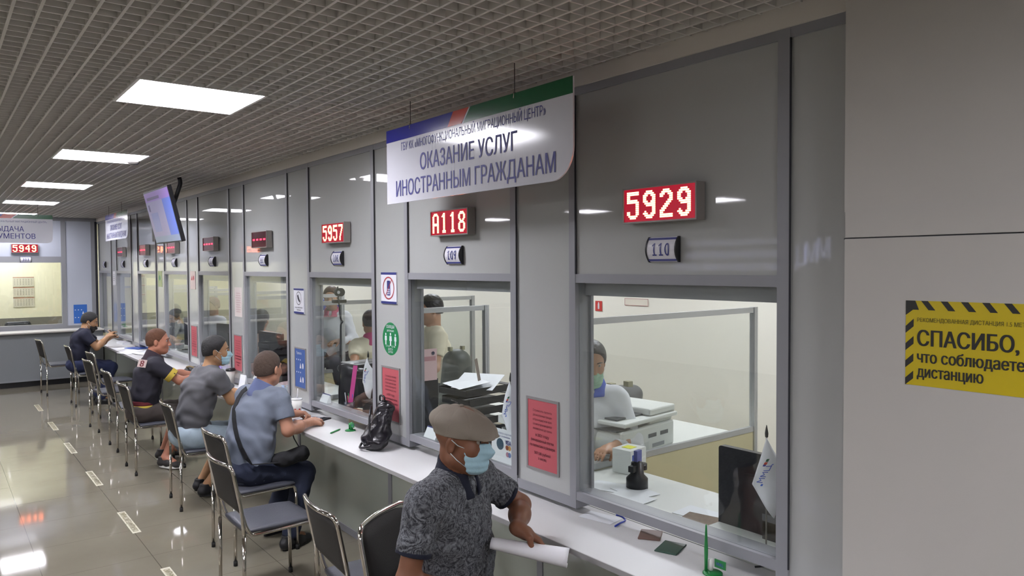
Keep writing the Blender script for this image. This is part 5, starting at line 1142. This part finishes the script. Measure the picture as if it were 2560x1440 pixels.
# flags
def flag(loc, rz, label, s=1.0):
    t = T_('table_flag', loc, label, 'flag', rz, 'white table flags with a blue emblem')
    bm = BM(); tube(bm, [(0, 0, 0), (0.0, 0, 0.50*s)], 0.003, 8); mesh_obj('pole', bm, mat('pole_grey', '#6d6a66', 0.4), t)
    bm = BM(); lathe(bm, [(0, 0.49), (0.006, 0.495), (0.007, 0.51), (0.002, 0.54), (0, 0.545)], 10); bmesh.ops.scale(bm, vec=(1, 1, s), verts=bm.verts); mesh_obj('finial', bm, BLACK, t)
    bm = BM(); lathe(bm, [(0, 0), (0.035, 0), (0.03, 0.01), (0, 0.012)], 18); mesh_obj('base', bm, BLACK, t)
    # cloth hanging diagonally from the top of the pole: corners top, far, bottom, near
    n = 18; G = {}; c = [(0.0, 0.495), (0.075, 0.36), (0.03, 0.17), (-0.055, 0.30)]
    def pt(u, v):
        a = (1-u)*(1-v); b = u*(1-v); d = u*v; e = (1-u)*v
        y = sum(q*p[0] for q, p in zip((a, b, d, e), c)); z = sum(q*p[1] for q, p in zip((a, b, d, e), c))
        return (-0.01-0.03*math.sin(u*PI)*math.sin(v*2.6)-0.012*math.sin(5*u+4*v), -y*s, z*s)
    bm = BM()
    for i in range(n+1):
        for j in range(n+1): G[i, j] = bm.verts.new(pt(i/n, j/n))
    for i in range(n):
        for j in range(n): bm.faces.new((G[i, j], G[i+1, j], G[i+1, j+1], G[i, j+1]))
    o = mesh_obj('cloth', bm, mat('flag_white', '#d9dae0', 0.6), t, smooth=True); md = o.modifiers.new('thick', 'SOLIDIFY'); md.thickness = 0.001
    def pe(s_, t_): return pt(0.27+0.24*s_-0.22*t_, 0.82-0.85*s_+0.17*t_)
    def patch(nm, s0, t0, s1, t1, m):
        bm = BM(); N = 4; Q = [[bm.verts.new(tuple(np.array(pe(s0+(s1-s0)*i/N, t0+(t1-t0)*j/N))-[0.0022, 0, 0])) for j in range(N+1)] for i in range(N+1)]
        for i in range(N):
            for j in range(N): bm.faces.new((Q[i][j], Q[i+1][j], Q[i+1][j+1], Q[i][j+1]))
        mesh_obj(nm, bm, m, o)
    FB = mat('flag_blue', '#3d55b0', 0.6)
    for q in range(3):
        x0 = 0.12+q*0.2; bm = BM(); st = [((x0, 0.0), (x0, 0.8)), ((x0+0.14, 0.0), (x0+0.14, 0.8))]
        st += [((x0, 0.8), (x0+0.07, 0.35)), ((x0+0.07, 0.35), (x0+0.14, 0.8))] if q < 2 else [((x0, 0.0), (x0+0.18, 0.0)), ((x0+0.18, 0.0), (x0+0.18, -0.2))]
        for (a0, b0), (a1, b1) in st: tube(bm, [tuple(np.array(pe(a0+(a1-a0)*i/5, b0+(b1-b0)*i/5))-[0.0015, 0, 0]) for i in range(6)], 0.0016, 5)
        mesh_obj('blue_letter', bm, FB, o)
    patch('blue_dot', 0.0, -0.25, 0.07, 0.05, mat('flag_dot', '#2456b8', 0.5)); patch('blue_mark', 0.66, 0.9, 0.72, 1.3, SB); patch('red_mark', 0.72, 0.85, 0.80, 1.3, SR); patch('green_mark', 0.81, 0.85, 0.9, 1.25, SG)
    return t
flag((0.20, 1.625, 0.77), 0.57, 'white table flag with blue emblem in front of the black monitor in window 110', 0.95)
flag((0.20, 3.215, 0.77), 0.45, 'white table flag partly hidden at the right side of window 109', 1.0)
flag((0.20, 4.90, 0.77), 0.45, 'white table flag at the right side of window 108, above the backpack', 0.95)
# printer and the desk of window 109 (seen in window 110)
t = T_('printer', (1.10, 3.22, 0.77), 'white multifunction printer with dark paper trays behind the desk screen', 'printer', 0.12); t.scale = (1.05, 1.0, 0.80)
PW = mat('printer_white', '#d5d8d5', 0.4); PDK = mat('printer_dark', '#3d4148', 0.45)
bxo('body', (-0.27, -0.20, 0.0), (0.25, 0.18, 0.19), PW, t, bevel=0.015); bxo('scanner', (-0.27, -0.22, 0.225), (0.26, 0.18, 0.26), PW, t, bevel=0.01); bxo('support', (0.02, -0.18, 0.19), (0.25, 0.17, 0.226), PW, t, bevel=0.006)
bxo('output_tray', (-0.29, -0.17, 0.192), (0.02, 0.14, 0.2), PDK, t, bevel=0.003); bxo('feeder_tray', (-0.24, -0.14, 0.2605), (0.04, 0.12, 0.275), PDK, t, bevel=0.003); bxo('feeder', (0.0, -0.2, 0.262), (0.26, 0.17, 0.315), PW, t, bevel=0.012)
for i in range(2): bxo('vent', (-0.02+i*0.12, -0.2015, 0.10), (0.06+i*0.12, -0.2, 0.13), PDK, t)
bxo('control_label', (0.02, -0.2015, 0.02), (0.14, -0.2, 0.05), mat('label_grey', '#8c9094', 0.5), t)
bxo('paper_cassette', (-0.25, -0.2015, 0.005), (-0.02, -0.198, 0.075), mat('cassette_white', '#c9ccca', 0.4), t)
bm = BM(); tube(bm, fillet([(0.25, -0.05, 0.16), (0.30, -0.06, 0.16), (0.31, -0.06, 0.05), (0.30, -0.06, 0.005)], 0.03), 0.004, 6); mesh_obj('cable', bm, BLACK, t)
t = T_('banknote_counter', (1.46, 3.62, 0.77), 'dark grey banknote counting machine standing behind the printer', 'counting machine', -0.1); t.scale = (1.1, 1.0, 1.02)
F = Field((-0.22, -0.18, -0.002), (0.22, 0.18, 0.36), 0.008); F.ell((0, 0, 0.12), (0.19, 0.13, 0.17)); F.cone((-0.1, 0, 0.2), (0.12, 0, 0.22), 0.06, 0.06, 0.03, side=(0, 1, 0), sq=1.5); F.clip((0, 0, 0.002), (0, 0, -1)); F.clip((0, 0, 0.275), (0, 0, 1)); F.mesh('housing', mat('machine_grey', '#4a4c4f', 0.45), t, (0, 0, 0))
bxo('display', (-0.10, -0.145, 0.16), (-0.02, -0.13, 0.22), mat('lcd_grey', '#9fa8a8', 0.2), t); bxo('hopper_guide', (-0.09, -0.05, 0.27), (-0.05, 0.0, 0.31), mat('olive_guide', '#8e8c70', 0.5), t); bxo('hopper_guide', (0.05, -0.05, 0.27), (0.09, 0.0, 0.31), MATS['olive_guide'], t)
t = T_('carton', (0.70, 2.80, 0.77), 'small white carton with blue print and a yellow mark beside the black holder', 'box', 0.15); bxo('box', (-0.075, -0.06, 0), (0.075, 0.06, 0.13), PW, t, bevel=0.002); bxo('print', (-0.06, -0.0615, 0.06), (0.03, -0.0602, 0.105), mat('box_blue', '#3f52a0', 0.5), t); bxo('yellow_mark', (-0.03, -0.03, 0.1302), (0.03, 0.03, 0.132), mat('box_yellow', '#d8d83a', 0.5), t)
t = T_('tape_holder', (0.50, 2.56, 0.77), 'black desk holder standing on the white desk behind window 110', 'holder', 0.2); bm = BM(); lathe(bm, [(0, 0), (0.055, 0), (0.055, 0.05), (0.035, 0.07), (0.03, 0.13), (0, 0.14)], 20); mesh_obj('stand', bm, BLACK, t); bm = BM(); lathe(bm, [(0.0, 0), (0.028, 0), (0.028, 0.03), (0, 0.03)], 16, (0.045, 0.0, 0.085)); mesh_obj('dial', bm, BLACK, t); bxo('arm', (-0.06, -0.015, 0.09), (0.0, 0.015, 0.12), BLACK, t); bxo('clip', (-0.015, -0.01, 0.13), (0.03, 0.01, 0.19), mat('clip_multi', '#5a5f9a', 0.4), t)
t = T_('card_terminal', (0.30, 2.80, 0.77), 'dark grey payment terminal beside the clerk in blue and white', 'terminal', 0.5); bxo('body', (-0.09, -0.045, 0), (0.09, 0.045, 0.04), mat('terminal_dark', '#2f3338', 0.4), t, bevel=0.008); bxo('display', (-0.02, -0.03, 0.0402), (0.07, 0.03, 0.043), mat('terminal_lcd', '#b9c4c2', 0.2), t)
for i, (x, y, a) in enumerate([(0.40, 2.66, 0.3), (0.44, 2.52, -0.15), (0.34, 2.46, 0.1)]): sheet('paper_sheet', (x, y, 0.771+0.002*i), 0.15, 0.21, a, PAPER, ['white sheet on the desk behind window 110, beside the black holder', 'white sheet in a plastic sleeve on the desk behind window 110', 'white sheet nearest the glass behind window 110'][i])
t = T_('book', (0.33, 2.02, 0.77), 'old brown patterned book lying at the foot of the black monitor', 'book', 0.25); bxo('cover', (-0.06, -0.09, 0), (0.06, 0.09, 0.02), mat('book_brown', '#6e5d4e', 0.7, noise=0.3, nscale=30), t, bevel=0.002); bxo('pages', (-0.057, -0.087, 0.003), (0.0615, 0.0915, 0.017), mat('book_pages', '#b8a98e', 0.7), t)
sheet('paper_sheet', (0.42, 2.10, 0.771), 0.15, 0.21, 0.1, PAPER, 'white sheet behind the brown book in window 110')
t = T_('keyboard', (0.27, 1.78, 0.77), 'white flat box edge under the monitor at the sill of window 110', 'box', 0.0); t.name = 'flat_box'; bxo('box', (-0.07, -0.22, 0), (0.07, 0.14, 0.035), PW, t); bxo('lid', (-0.072, -0.222, 0.035), (0.072, 0.142, 0.04), PW, t)
bm = BM(); tube(bm, fillet([(0.09, 1.60, 0.775), (0.12, 1.52, 0.80), (0.15, 1.47, 0.775), (0.10, 1.46, 0.774)], 0.03), 0.004, 8); tag(mesh_obj('cable', bm, BLACK, None), 'black cable loop under the rail of window 110, right corner', 'cable')
# wall signs
t = T_('fire_sign', (3.195, 5.555, 1.47), 'small red and white fire extinguisher sign on the cream office wall', 'sign'); bxo('plate', (-0.002, -0.05, -0.05), (0, 0.05, 0.055), mat('fire_red', '#c0312c', 0.4), t); bm = BM(); prism(bm, rrect(0.022, 0.06, 0.008), lambda u, v, s: (s, u, v), -0.004, -0.0022); prism(bm, [(-0.006, 0.03), (0.006, 0.03), (0.006, 0.042), (-0.006, 0.042)], lambda u, v, s: (s, u, v), -0.004, -0.0022); mesh_obj('symbol', bm, SIGNW, t)
t = T_('wall_label', (3.195, 5.03, 1.53), 'framed text label with a thin red border on the cream office wall', 'label'); bxo('plate', (-0.002, -0.155, -0.035), (0, 0.155, 0.035), mat('label_cream', '#ded6c8', 0.6), t)
bm = BM(); [box(bm, a, b) for a, b in (((-0.003, -0.155, -0.035), (-0.002, 0.155, -0.031)), ((-0.003, -0.155, 0.031), (-0.002, 0.155, 0.035)), ((-0.003, -0.155, -0.035), (-0.002, -0.151, 0.035)), ((-0.003, 0.151, -0.035), (-0.002, 0.155, 0.035)))]; mesh_obj('border', bm, mat('thin_red', '#a8636a', 0.6), t)
# ---- window 109
def trays(loc, rz, label, n=5, m=BLACK, w=0.34, d=0.26, gap=0.055, fill=True):
    t = T_('letter_trays', loc, label, 'letter trays', rz)
    for i in range(n):
        z = i*gap; bm = BM(); sx = 0.012*((i*7) % 3-1)
        box(bm, (-w/2+sx, -d/2, z), (w/2+sx, d/2, z+0.004)); box(bm, (-w/2+sx, -d/2, z+0.004), (w/2+sx, -d/2+0.004, z+0.042)); box(bm, (-w/2+sx, d/2-0.004, z+0.004), (w/2+sx, d/2, z+0.042)); box(bm, (-w/2+sx, -d/2, z+0.004), (-w/2+sx+0.004, d/2, z+0.035))
        prism(bm, [(w/2+sx-0.004, -d/2), (w/2+sx+0.05, -d/2+0.05), (w/2+sx+0.05, d/2-0.05), (w/2+sx-0.004, d/2)], lambda u, v, s: (u, v, s), z+0.03, z+0.034) if i > 1 else None
        o = mesh_obj('tray', bm, m, t)
        if fill: bxo('papers', (-w/2+sx+0.01, -d/2+0.01, z+0.0045), (w/2+sx-0.01, d/2-0.01, z+0.02), PAPER if i % 2 else mat('grey_papers', '#7d7d80', 0.6), o)
    return t
trays((0.33, 3.72, 0.77), 0.1, 'tall stack of black letter trays behind window 109, papers on top', 7, w=0.36, gap=0.06, fill=False)
sheet('paper_sheet', (0.34, 3.72, 1.19), 0.2, 0.28, 0.5, PAPER, 'white sheet sticking up from the top black tray in window 109', tilt=-0.35)
sheet('paper_sheet', (0.27, 3.75, 1.185), 0.2, 0.28, -0.2, PAPER, 'second white sheet on the top black tray in window 109', tilt=-0.15)
t = T_('paper_form', (0.28, 4.22, 1.14), 'pale pink printed form standing in window 109 behind the black trays', 'form', 0.0); bxo('sheet', (-0.09, 0, 0), (0.08, 0.002, 0.21), mat('pale_pink', '#d9bcbc', 0.6), t); bxo('header', (-0.08, -0.001, 0.13), (0.07, 0, 0.16), mat('pink_header', '#b88a8e', 0.6), t); bm = BM(); disc(bm, 0.012, 0, 0.001); o = mesh_obj('stamp', bm, mat('dark_stamp', '#3a3c50', 0.6), t); o.matrix_local = Matrix.Translation((0.05, -0.0012, 0.18)) @ Matrix.Rotation(PI/2, 4, 'X')
t = T_('form_rack', (0.28, 4.24, 0.77), 'black rack holding the pink form behind window 109', 'rack', 0.0); bxo('post', (-0.1, 0, 0), (0.1, 0.03, 0.375), BLACK, t); bxo('base', (-0.1, -0.06, 0), (0.1, 0.08, 0.015), BLACK, t)
t = T_('ruler', (0.34, 3.70, 1.18), 'brownish wooden ruler sticking up from the black trays in window 109', 'ruler', 0.3); o = bxo('blade', (-0.012, -0.002, 0), (0.012, 0.002, 0.16), mat('ruler_brown', '#84786e', 0.5), t); o.rotation_euler = (0, -0.25, 0)
t = T_('cash_machine', (0.84, 4.70, 0.77), 'dark grey office machine behind window 109, near the glazed post', 'machine', 0.1); F = Field((-0.2, -0.2, -0.002), (0.2, 0.2, 0.56), 0.01); F.cone((0, 0, 0.1), (0, 0, 0.40), 0.13, 0.10, 0.04, side=(1, 0, 0), sq=1.15); F.clip((0, 0, 0.002), (0, 0, -1)); F.clip((0, 0, 0.50), (0, 0, 1)); F.mesh('housing', mat('machine_olive', '#3c423f', 0.5), t, (0, 0, 0)); bxo('knob', (-0.08, -0.02, 0.49), (-0.055, 0.01, 0.52), MATS['olive_guide'], t); bxo('knob', (0.04, -0.02, 0.49), (0.065, 0.01, 0.52), MATS['olive_guide'], t)
trays((0.42, 3.28, 0.77), -0.1, 'low white letter trays behind window 109, beside the flag', 4, m=PW, w=0.30, gap=0.075)
t = T_('terminal_poster', (0.03, 3.062, 0.958), 'white card payment poster inside window 109 behind the mask of the man in the cap', 'poster')
bxo('sheet', (0, -0.075, -0.085), (0.002, 0.10, 0.09), PAPER, t)
lettering('lettering', [('VISA', 0.035, 0.045, 0.015, 0.05, 0.001), ('оплата картой', 0.014, 0.01, 0.065, 0.12, 0.0), ('без комиссии', 0.012, 0.01, 0.05, 0.10, 0.0)], NAVY, t, Matrix.Translation((-0.0012, 0, 0)) @ Matrix(((0, 0, -1, 0), (-1, 0, 0, 0), (0, 1, 0, 0), (0, 0, 0, 1))))
for nm, y, z, r_, c in (('orange_mark', -0.055, 0.0, 0.013, '#b8894a'), ('red_mark', -0.035, 0.0, 0.013, '#8c4a32'), ('blue_mark', -0.055, -0.035, 0.013, '#5b78b0'), ('pink_mark', -0.038, -0.035, 0.013, '#a87a90'), ('card_disc', 0.025, 0.01, 0.03, '#2f4a5c')):
    bm = BM(); disc(bm, r_, 0, 0.0008); o = mesh_obj(nm, bm, mat('poster_'+nm, c, 0.5), t); o.matrix_local = Matrix.Translation((-0.0004, y, z)) @ Matrix(((0, 0, -1, 0), (-1, 0, 0, 0), (0, 1, 0, 0), (0, 0, 0, 1)))
def card_stand(loc, label, rz=0.0):
    t = T_('card_stand', loc, label, 'card stand', rz, 'small white card stands on the window rails'); bm = BM(); prism(bm, [(-0.02, 0), (0.02, 0), (0.012, 0.055), (0.008, 0.055)], lambda u, v, s: (u, s, v), -0.065, 0.065); mesh_obj('card', bm, PAPER, t); bxo('blue_edge', (0.009, -0.065, 0.054), (0.014, 0.065, 0.062), PBLUE, t); return t
card_stand((0.055, 3.80, ZR1), 'small white card stand with blue edge, left corner of window 109')
card_stand((0.055, 5.33, ZR1), 'small white card stand with blue edge, left corner of window 108')
card_stand((0.055, 6.83, ZR1), 'small white card stand, left corner of window 107 beside his ear')
# ---- window 108
t = T_('printer', (0.45, 5.35, 0.77), 'black printer with uneven top behind window 108, pink ruler in front', 'printer', 0.1)
F = Field((-0.32, -0.25, -0.002), (0.32, 0.25, 0.46), 0.009); F.cone((-0.12, 0, 0.14), (0.14, 0, 0.14), 0.15, 0.15, 0.04, side=(0, 0, 1), sq=1.6); F.cone((-0.2, 0, 0.33), (0.2, 0, 0.30), 0.045, 0.03, 0.04, side=(0, 1, 0), sq=3.5); F.clip((0, 0, 0.002), (0, 0, -1)); F.clip((0, 0, 0.385), (0.15, 0, 1)); F.mesh('housing', mat('printer_black', '#15161c', 0.35), t, (0, 0, 0)); bxo('tray', (-0.2, -0.12, 0.36), (0.25, 0.14, 0.375), BLACK, t)
t = T_('pen_cup', (0.20, 5.22, 0.77), 'dark pen cup with blue pens behind window 108', 'pen cup'); bm = BM(); lathe(bm, [(0, 0), (0.04, 0), (0.042, 0.10), (0.038, 0.10), (0.036, 0.01), (0, 0.01)], 18); mesh_obj('cup', bm, mat('cup_navy', '#20243c', 0.3), t)
for i in range(5): bm = BM(); a = i*1.3; tube(bm, [(0.015*math.cos(a), 0.015*math.sin(a), 0.012), (0.032*math.cos(a), 0.032*math.sin(a), 0.15+0.01*(i % 3))], 0.004, 6); mesh_obj('pen', bm, [mat('pen_blue', '#2f45a8', 0.3), GREEN, mat('pen_white', '#c9c9d0', 0.3), mat('pen_red', '#a83248', 0.3), MATS['pen_blue']][i], t)
t = T_('ruler', (0.19, 5.20, 0.79), 'bright pink plastic ruler standing in the pen cup of window 108', 'ruler', -0.3); o = bxo('blade', (-0.016, -0.0015, 0), (0.016, 0.0015, 0.36), PINK, t); o.rotation_euler = (0, 0.14, 0)
t = T_('marker', (0.17, 5.03, 0.79), 'yellow and green marker behind the rail of window 108', 'marker', 0.5); bm = BM(); tube(bm, [(-0.03, 0, 0), (0.03, 0, 0)], 0.014, 10); mesh_obj('barrel', bm, mat('marker_yellow', '#d8c83a', 0.3), t); bm = BM(); tube(bm, [(0.03, 0, 0), (0.06, 0, 0)], 0.013, 10); mesh_obj('cap', bm, mat('marker_green', '#3fae4a', 0.3), t)
t = T_('webcam', (0.10, 5.16, 0.77), 'black webcam on a bent gooseneck stand behind window 108', 'webcam')
bm = BM(); tube(bm, fillet([(0.08, 0.2, 0.0), (0.02, 0.02, 0.70), (0.03, 0.0, 0.72), (-0.02, -0.06, 0.74), (-0.02, -0.03, 0.92), (-0.01, 0, 0.98)], 0.04), 0.006, 8); mesh_obj('gooseneck', bm, BLACK, t); bxo('body', (-0.05, -0.025, 0.86), (0.05, 0.025, 0.885), BLACK, t, bevel=0.005); bm = BM(); tube(bm, [(0, 0.02, 0.94), (0, -0.035, 0.94)], 0.032, 14); mesh_obj('lens_barrel', bm, BLACK, t); bm = BM(); tube(bm, [(-0.02, -0.036, 0.94), (-0.02, -0.037, 0.94)], 0.012, 12); mesh_obj('lens', bm, ALU_L, t)
t = T_('open_book', (0.20, 4.72, 0.77), 'brown box of office things behind window 108 beside the flag', 'box', 0.1); t.name = 'office_box'; bxo('box', (-0.07, -0.13, 0), (0.12, 0.13, 0.16), mat('dark_brown_box', '#2c2523', 0.7), t, bevel=0.01); bxo('lid', (-0.072, -0.132, 0.16), (0.122, 0.132, 0.175), mat('dark_brown_lid', '#3a2e2a', 0.6), t)
t = T_('notepad', (0.14, 4.90, 0.77), 'cream notepad with a brown pencil at the rail of window 108', 'notepad', 0.3); bxo('pad', (-0.05, -0.08, 0.0), (0.05, 0.08, 0.09), mat('pad_cream', '#cfc6a8', 0.6), t); bxo('pencil', (-0.01, -0.07, 0.09), (0.0, 0.07, 0.098), mat('pencil_brown', '#8a5a44', 0.5), t)
# ---- window 107
trays((0.35, 6.95, 0.77), 0.05, 'stack of black letter trays behind window 107, above the head of the man in blue', 7, w=0.36, gap=0.062, fill=False)
t = T_('hand_sanitizer', (-0.0, 6.05, ZW), 'small bottle with a pale blue label on the counter behind the drink cup', 'bottle'); bm = BM(); lathe(bm, [(0, 0), (0.026, 0), (0.028, 0.02), (0.028, 0.11), (0.012, 0.13), (0.012, 0.145), (0, 0.145)], 18); mesh_obj('bottle', bm, mat('clear_blue', '#9fb2cf', 0.15), t); bm = BM(); lathe(bm, [(0.0285, 0.03), (0.0287, 0.03), (0.0287, 0.09), (0.0285, 0.09)], 18); mesh_obj('label', bm, mat('bottle_label', '#6c84bb', 0.5), t)
pen_stand((-0.03, 6.28, ZW), 'green pen stand beside the small blue bottle under window 107', False)
# calendars / far room
t = T_('wall_calendar', (-0.93, YF+1.895, 1.19), 'three-part quarterly wall calendar on the yellow wall behind the far window', 'calendar')
for i in range(3):
    z = 0.19*i; bxo('month_sheet', (-0.165, -0.006, z), (0.165, 0, z+0.175), mat('calendar_paper', '#cfc9b0', 0.6), t); bxo('red_bar', (-0.165, -0.008, z+0.165), (0.165, -0.006, z+0.175), mat('calendar_red', '#b0654e', 0.6), t)
    lettering('dates', [('1 2 3 4 5 6 7', 0.03, 0, z+0.12-0.03*j, 0.28, 0) for j in range(4)], mat('calendar_print', '#8c8878', 0.6), t, Matrix(((1, 0, 0, 0), (0, 0, -1, -0.0085), (0, 1, 0, 0), (0, 0, 0, 1))))
t = T_('office_chair', (-1.12, YF+0.75, 0), 'dark chair back just visible over the sill of the far window', 'chair'); F = Field((-0.3, -0.12, 0.55), (0.3, 0.12, 1.02), 0.012); F.cone((-0.15, 0, 0.85), (0.15, 0, 0.85), 0.06, 0.06, 0.04, side=(0, 0, 1), sq=2.4); F.mesh('backrest', BLACK, t, (0, 0, 0)); bm = BM(); lathe(bm, [(0, 0), (0.25, 0), (0.25, 0.03), (0.03, 0.06), (0.03, 0.75), (0, 0.75)], 12); mesh_obj('pedestal', bm, BLACK, t)
# ---- clerks
CREAMS = cloth('cream_blouse', '#d9d2ba'); WBL = cloth('white_blouse', '#d4d6dc'); BLUEV = cloth('blue_scarf', '#2f4fb0')
def clerk(px, py, pz, f, label, shirt, hair, look=None, **k):
    f = unit(f); r = np.array([f[1], -f[0], 0]); u = np.array([0, 0, 1.0]); b = np.array([px, py, 0.0]); hz = pz
    d = dict(f=f, pelvis=b-f*0.05+u*(hz-0.68), chest=b-f*0.02+u*(hz-0.35), neck=b+u*(hz-0.165), head=b+f*0.03+u*hz, look=look if look is not None else f+np.array([0, 0, -0.15]),
             elR=b+r*0.24+f*0.05+u*(hz-0.46), wrR=b+r*0.12+f*0.28+u*(hz-0.46), elL=b-r*0.24+f*0.05+u*(hz-0.46), wrL=b-r*0.12+f*0.28+u*(hz-0.46),
             skin=skinm('skin_clerk', '#b08468'), shirt=shirt, hair=hair, trousers=k.pop('trousers', cloth('clerk_trousers', '#22242c')), shoe=BLACK, label=label, w=0.9)
    d['anR'] = list((b-f*0.05+r*0.1+f*0.35)[:2])+[0.09]; d['anL'] = list((b-f*0.05-r*0.1+f*0.35)[:2])+[0.09]
    d.update(k); return person(d, h=0.010)
DKB = mat('clerk_dark_hair', '#1d1a1c', 0.5)
clerk(0.88, 3.27, 1.31, (-0.75, -0.66, 0), 'clerk with dark hair, white blouse and lowered green mask, seen through window 110', WBL, DKB, look=(-0.55, -0.80, -0.25), mask=mat('green_mask', '#8fb8a0', 0.7), maskdrop=0.035, hairt=0.014, bun=(0, -0.03, 0.03), sleeve=1.6, collar=BLUEV)
clerk(1.05, 5.36, 1.53, (-0.9, 0.3, 0), 'clerk in a cream shirt with dark hair behind the glazed screens of window 109', CREAMS, DKB, hairt=0.012)
clerk(1.08, 6.55, 1.35, (0.3, 0.95, 0), 'clerk in a cream polo with a pink collar, back turned, in window 108', CREAMS, DKB, collar=cloth('pink_collar', '#c8467e'), elR=(1.32, 6.4, 0.92), elL=(0.84, 6.44, 0.96), wrL=(0.90, 6.7, 0.90), sleeve=0.55, eyes=False)
clerk(1.24, 7.80, 1.55, (-0.6, -0.8, 0), 'clerk in a white blouse with pink collar and brown bun, standing in window 108', WBL, mat('chestnut_hair', '#4e3832', 0.6), hairt=0.016, bun=(0, -0.09, 0.05), sleeve=1.7, collar=cloth('pink_shoulder', '#c24a6e'))
clerk(0.98, 9.35, 1.23, (0.7, 0.7, 0), 'clerk with long dark hair seen from behind in window 107', cloth('pale_pink_top', '#c9a898'), DKB, hairt=0.02, longhair=True, eyes=False)
clerk(0.95, 11.2, 1.34, (-0.9, -0.4, 0), 'clerk in a white blouse in window 106, past the man in grey', WBL, mat('red_brown_hair', '#6a2f34', 0.6), hairt=0.014, sleeve=1.7)
clerk(1.00, 13.55, 1.15, (-0.9, 0.3, 0), 'clerk in a white blouse in window 105, farthest clerk in the office', WBL, DKB, hairt=0.012, sleeve=1.7)
# blue helium-like water bottle and noticeboard on the office wall (seen in window 108)
t = T_('water_cooler', (1.9, 9.3, 0), 'blue water cooler bottle in the office seen through window 108', 'water cooler'); bxo('cabinet', (-0.16, -0.16, 0), (0.16, 0.16, 1.0), PW, t); bm = BM(); lathe(bm, [(0, 1.0), (0.06, 1.02), (0.14, 1.10), (0.14, 1.42), (0.08, 1.5), (0, 1.5)], 20); mesh_obj('bottle', bm, mat('blue_bottle', '#2a3f9c', 0.15), t)
for k in range(3, 8):
    y0 = 1.946+P*k
    t = T_('paper_stack', (0.35, y0+0.25, 0.77), 'pile of white documents on the office desk behind window %s' % BAYN[k], 'papers', 0.2*k, 'document piles on the office desk'); bxo('sheets', (-0.1, -0.15, 0), (0.1, 0.15, 0.05), PAPER, t); bxo('cover_sheet', (-0.11, -0.14, 0.05), (0.1, 0.15, 0.053), mat('pinkish_sheet', '#c9b0b4', 0.6), t)
    if k in (4, 5, 6): monitor((0.5, y0-0.2, 0.77), 0.1, 'computer monitor on the office desk behind window %s' % BAYN[k])['group'] = 'far monitors on the office desk'
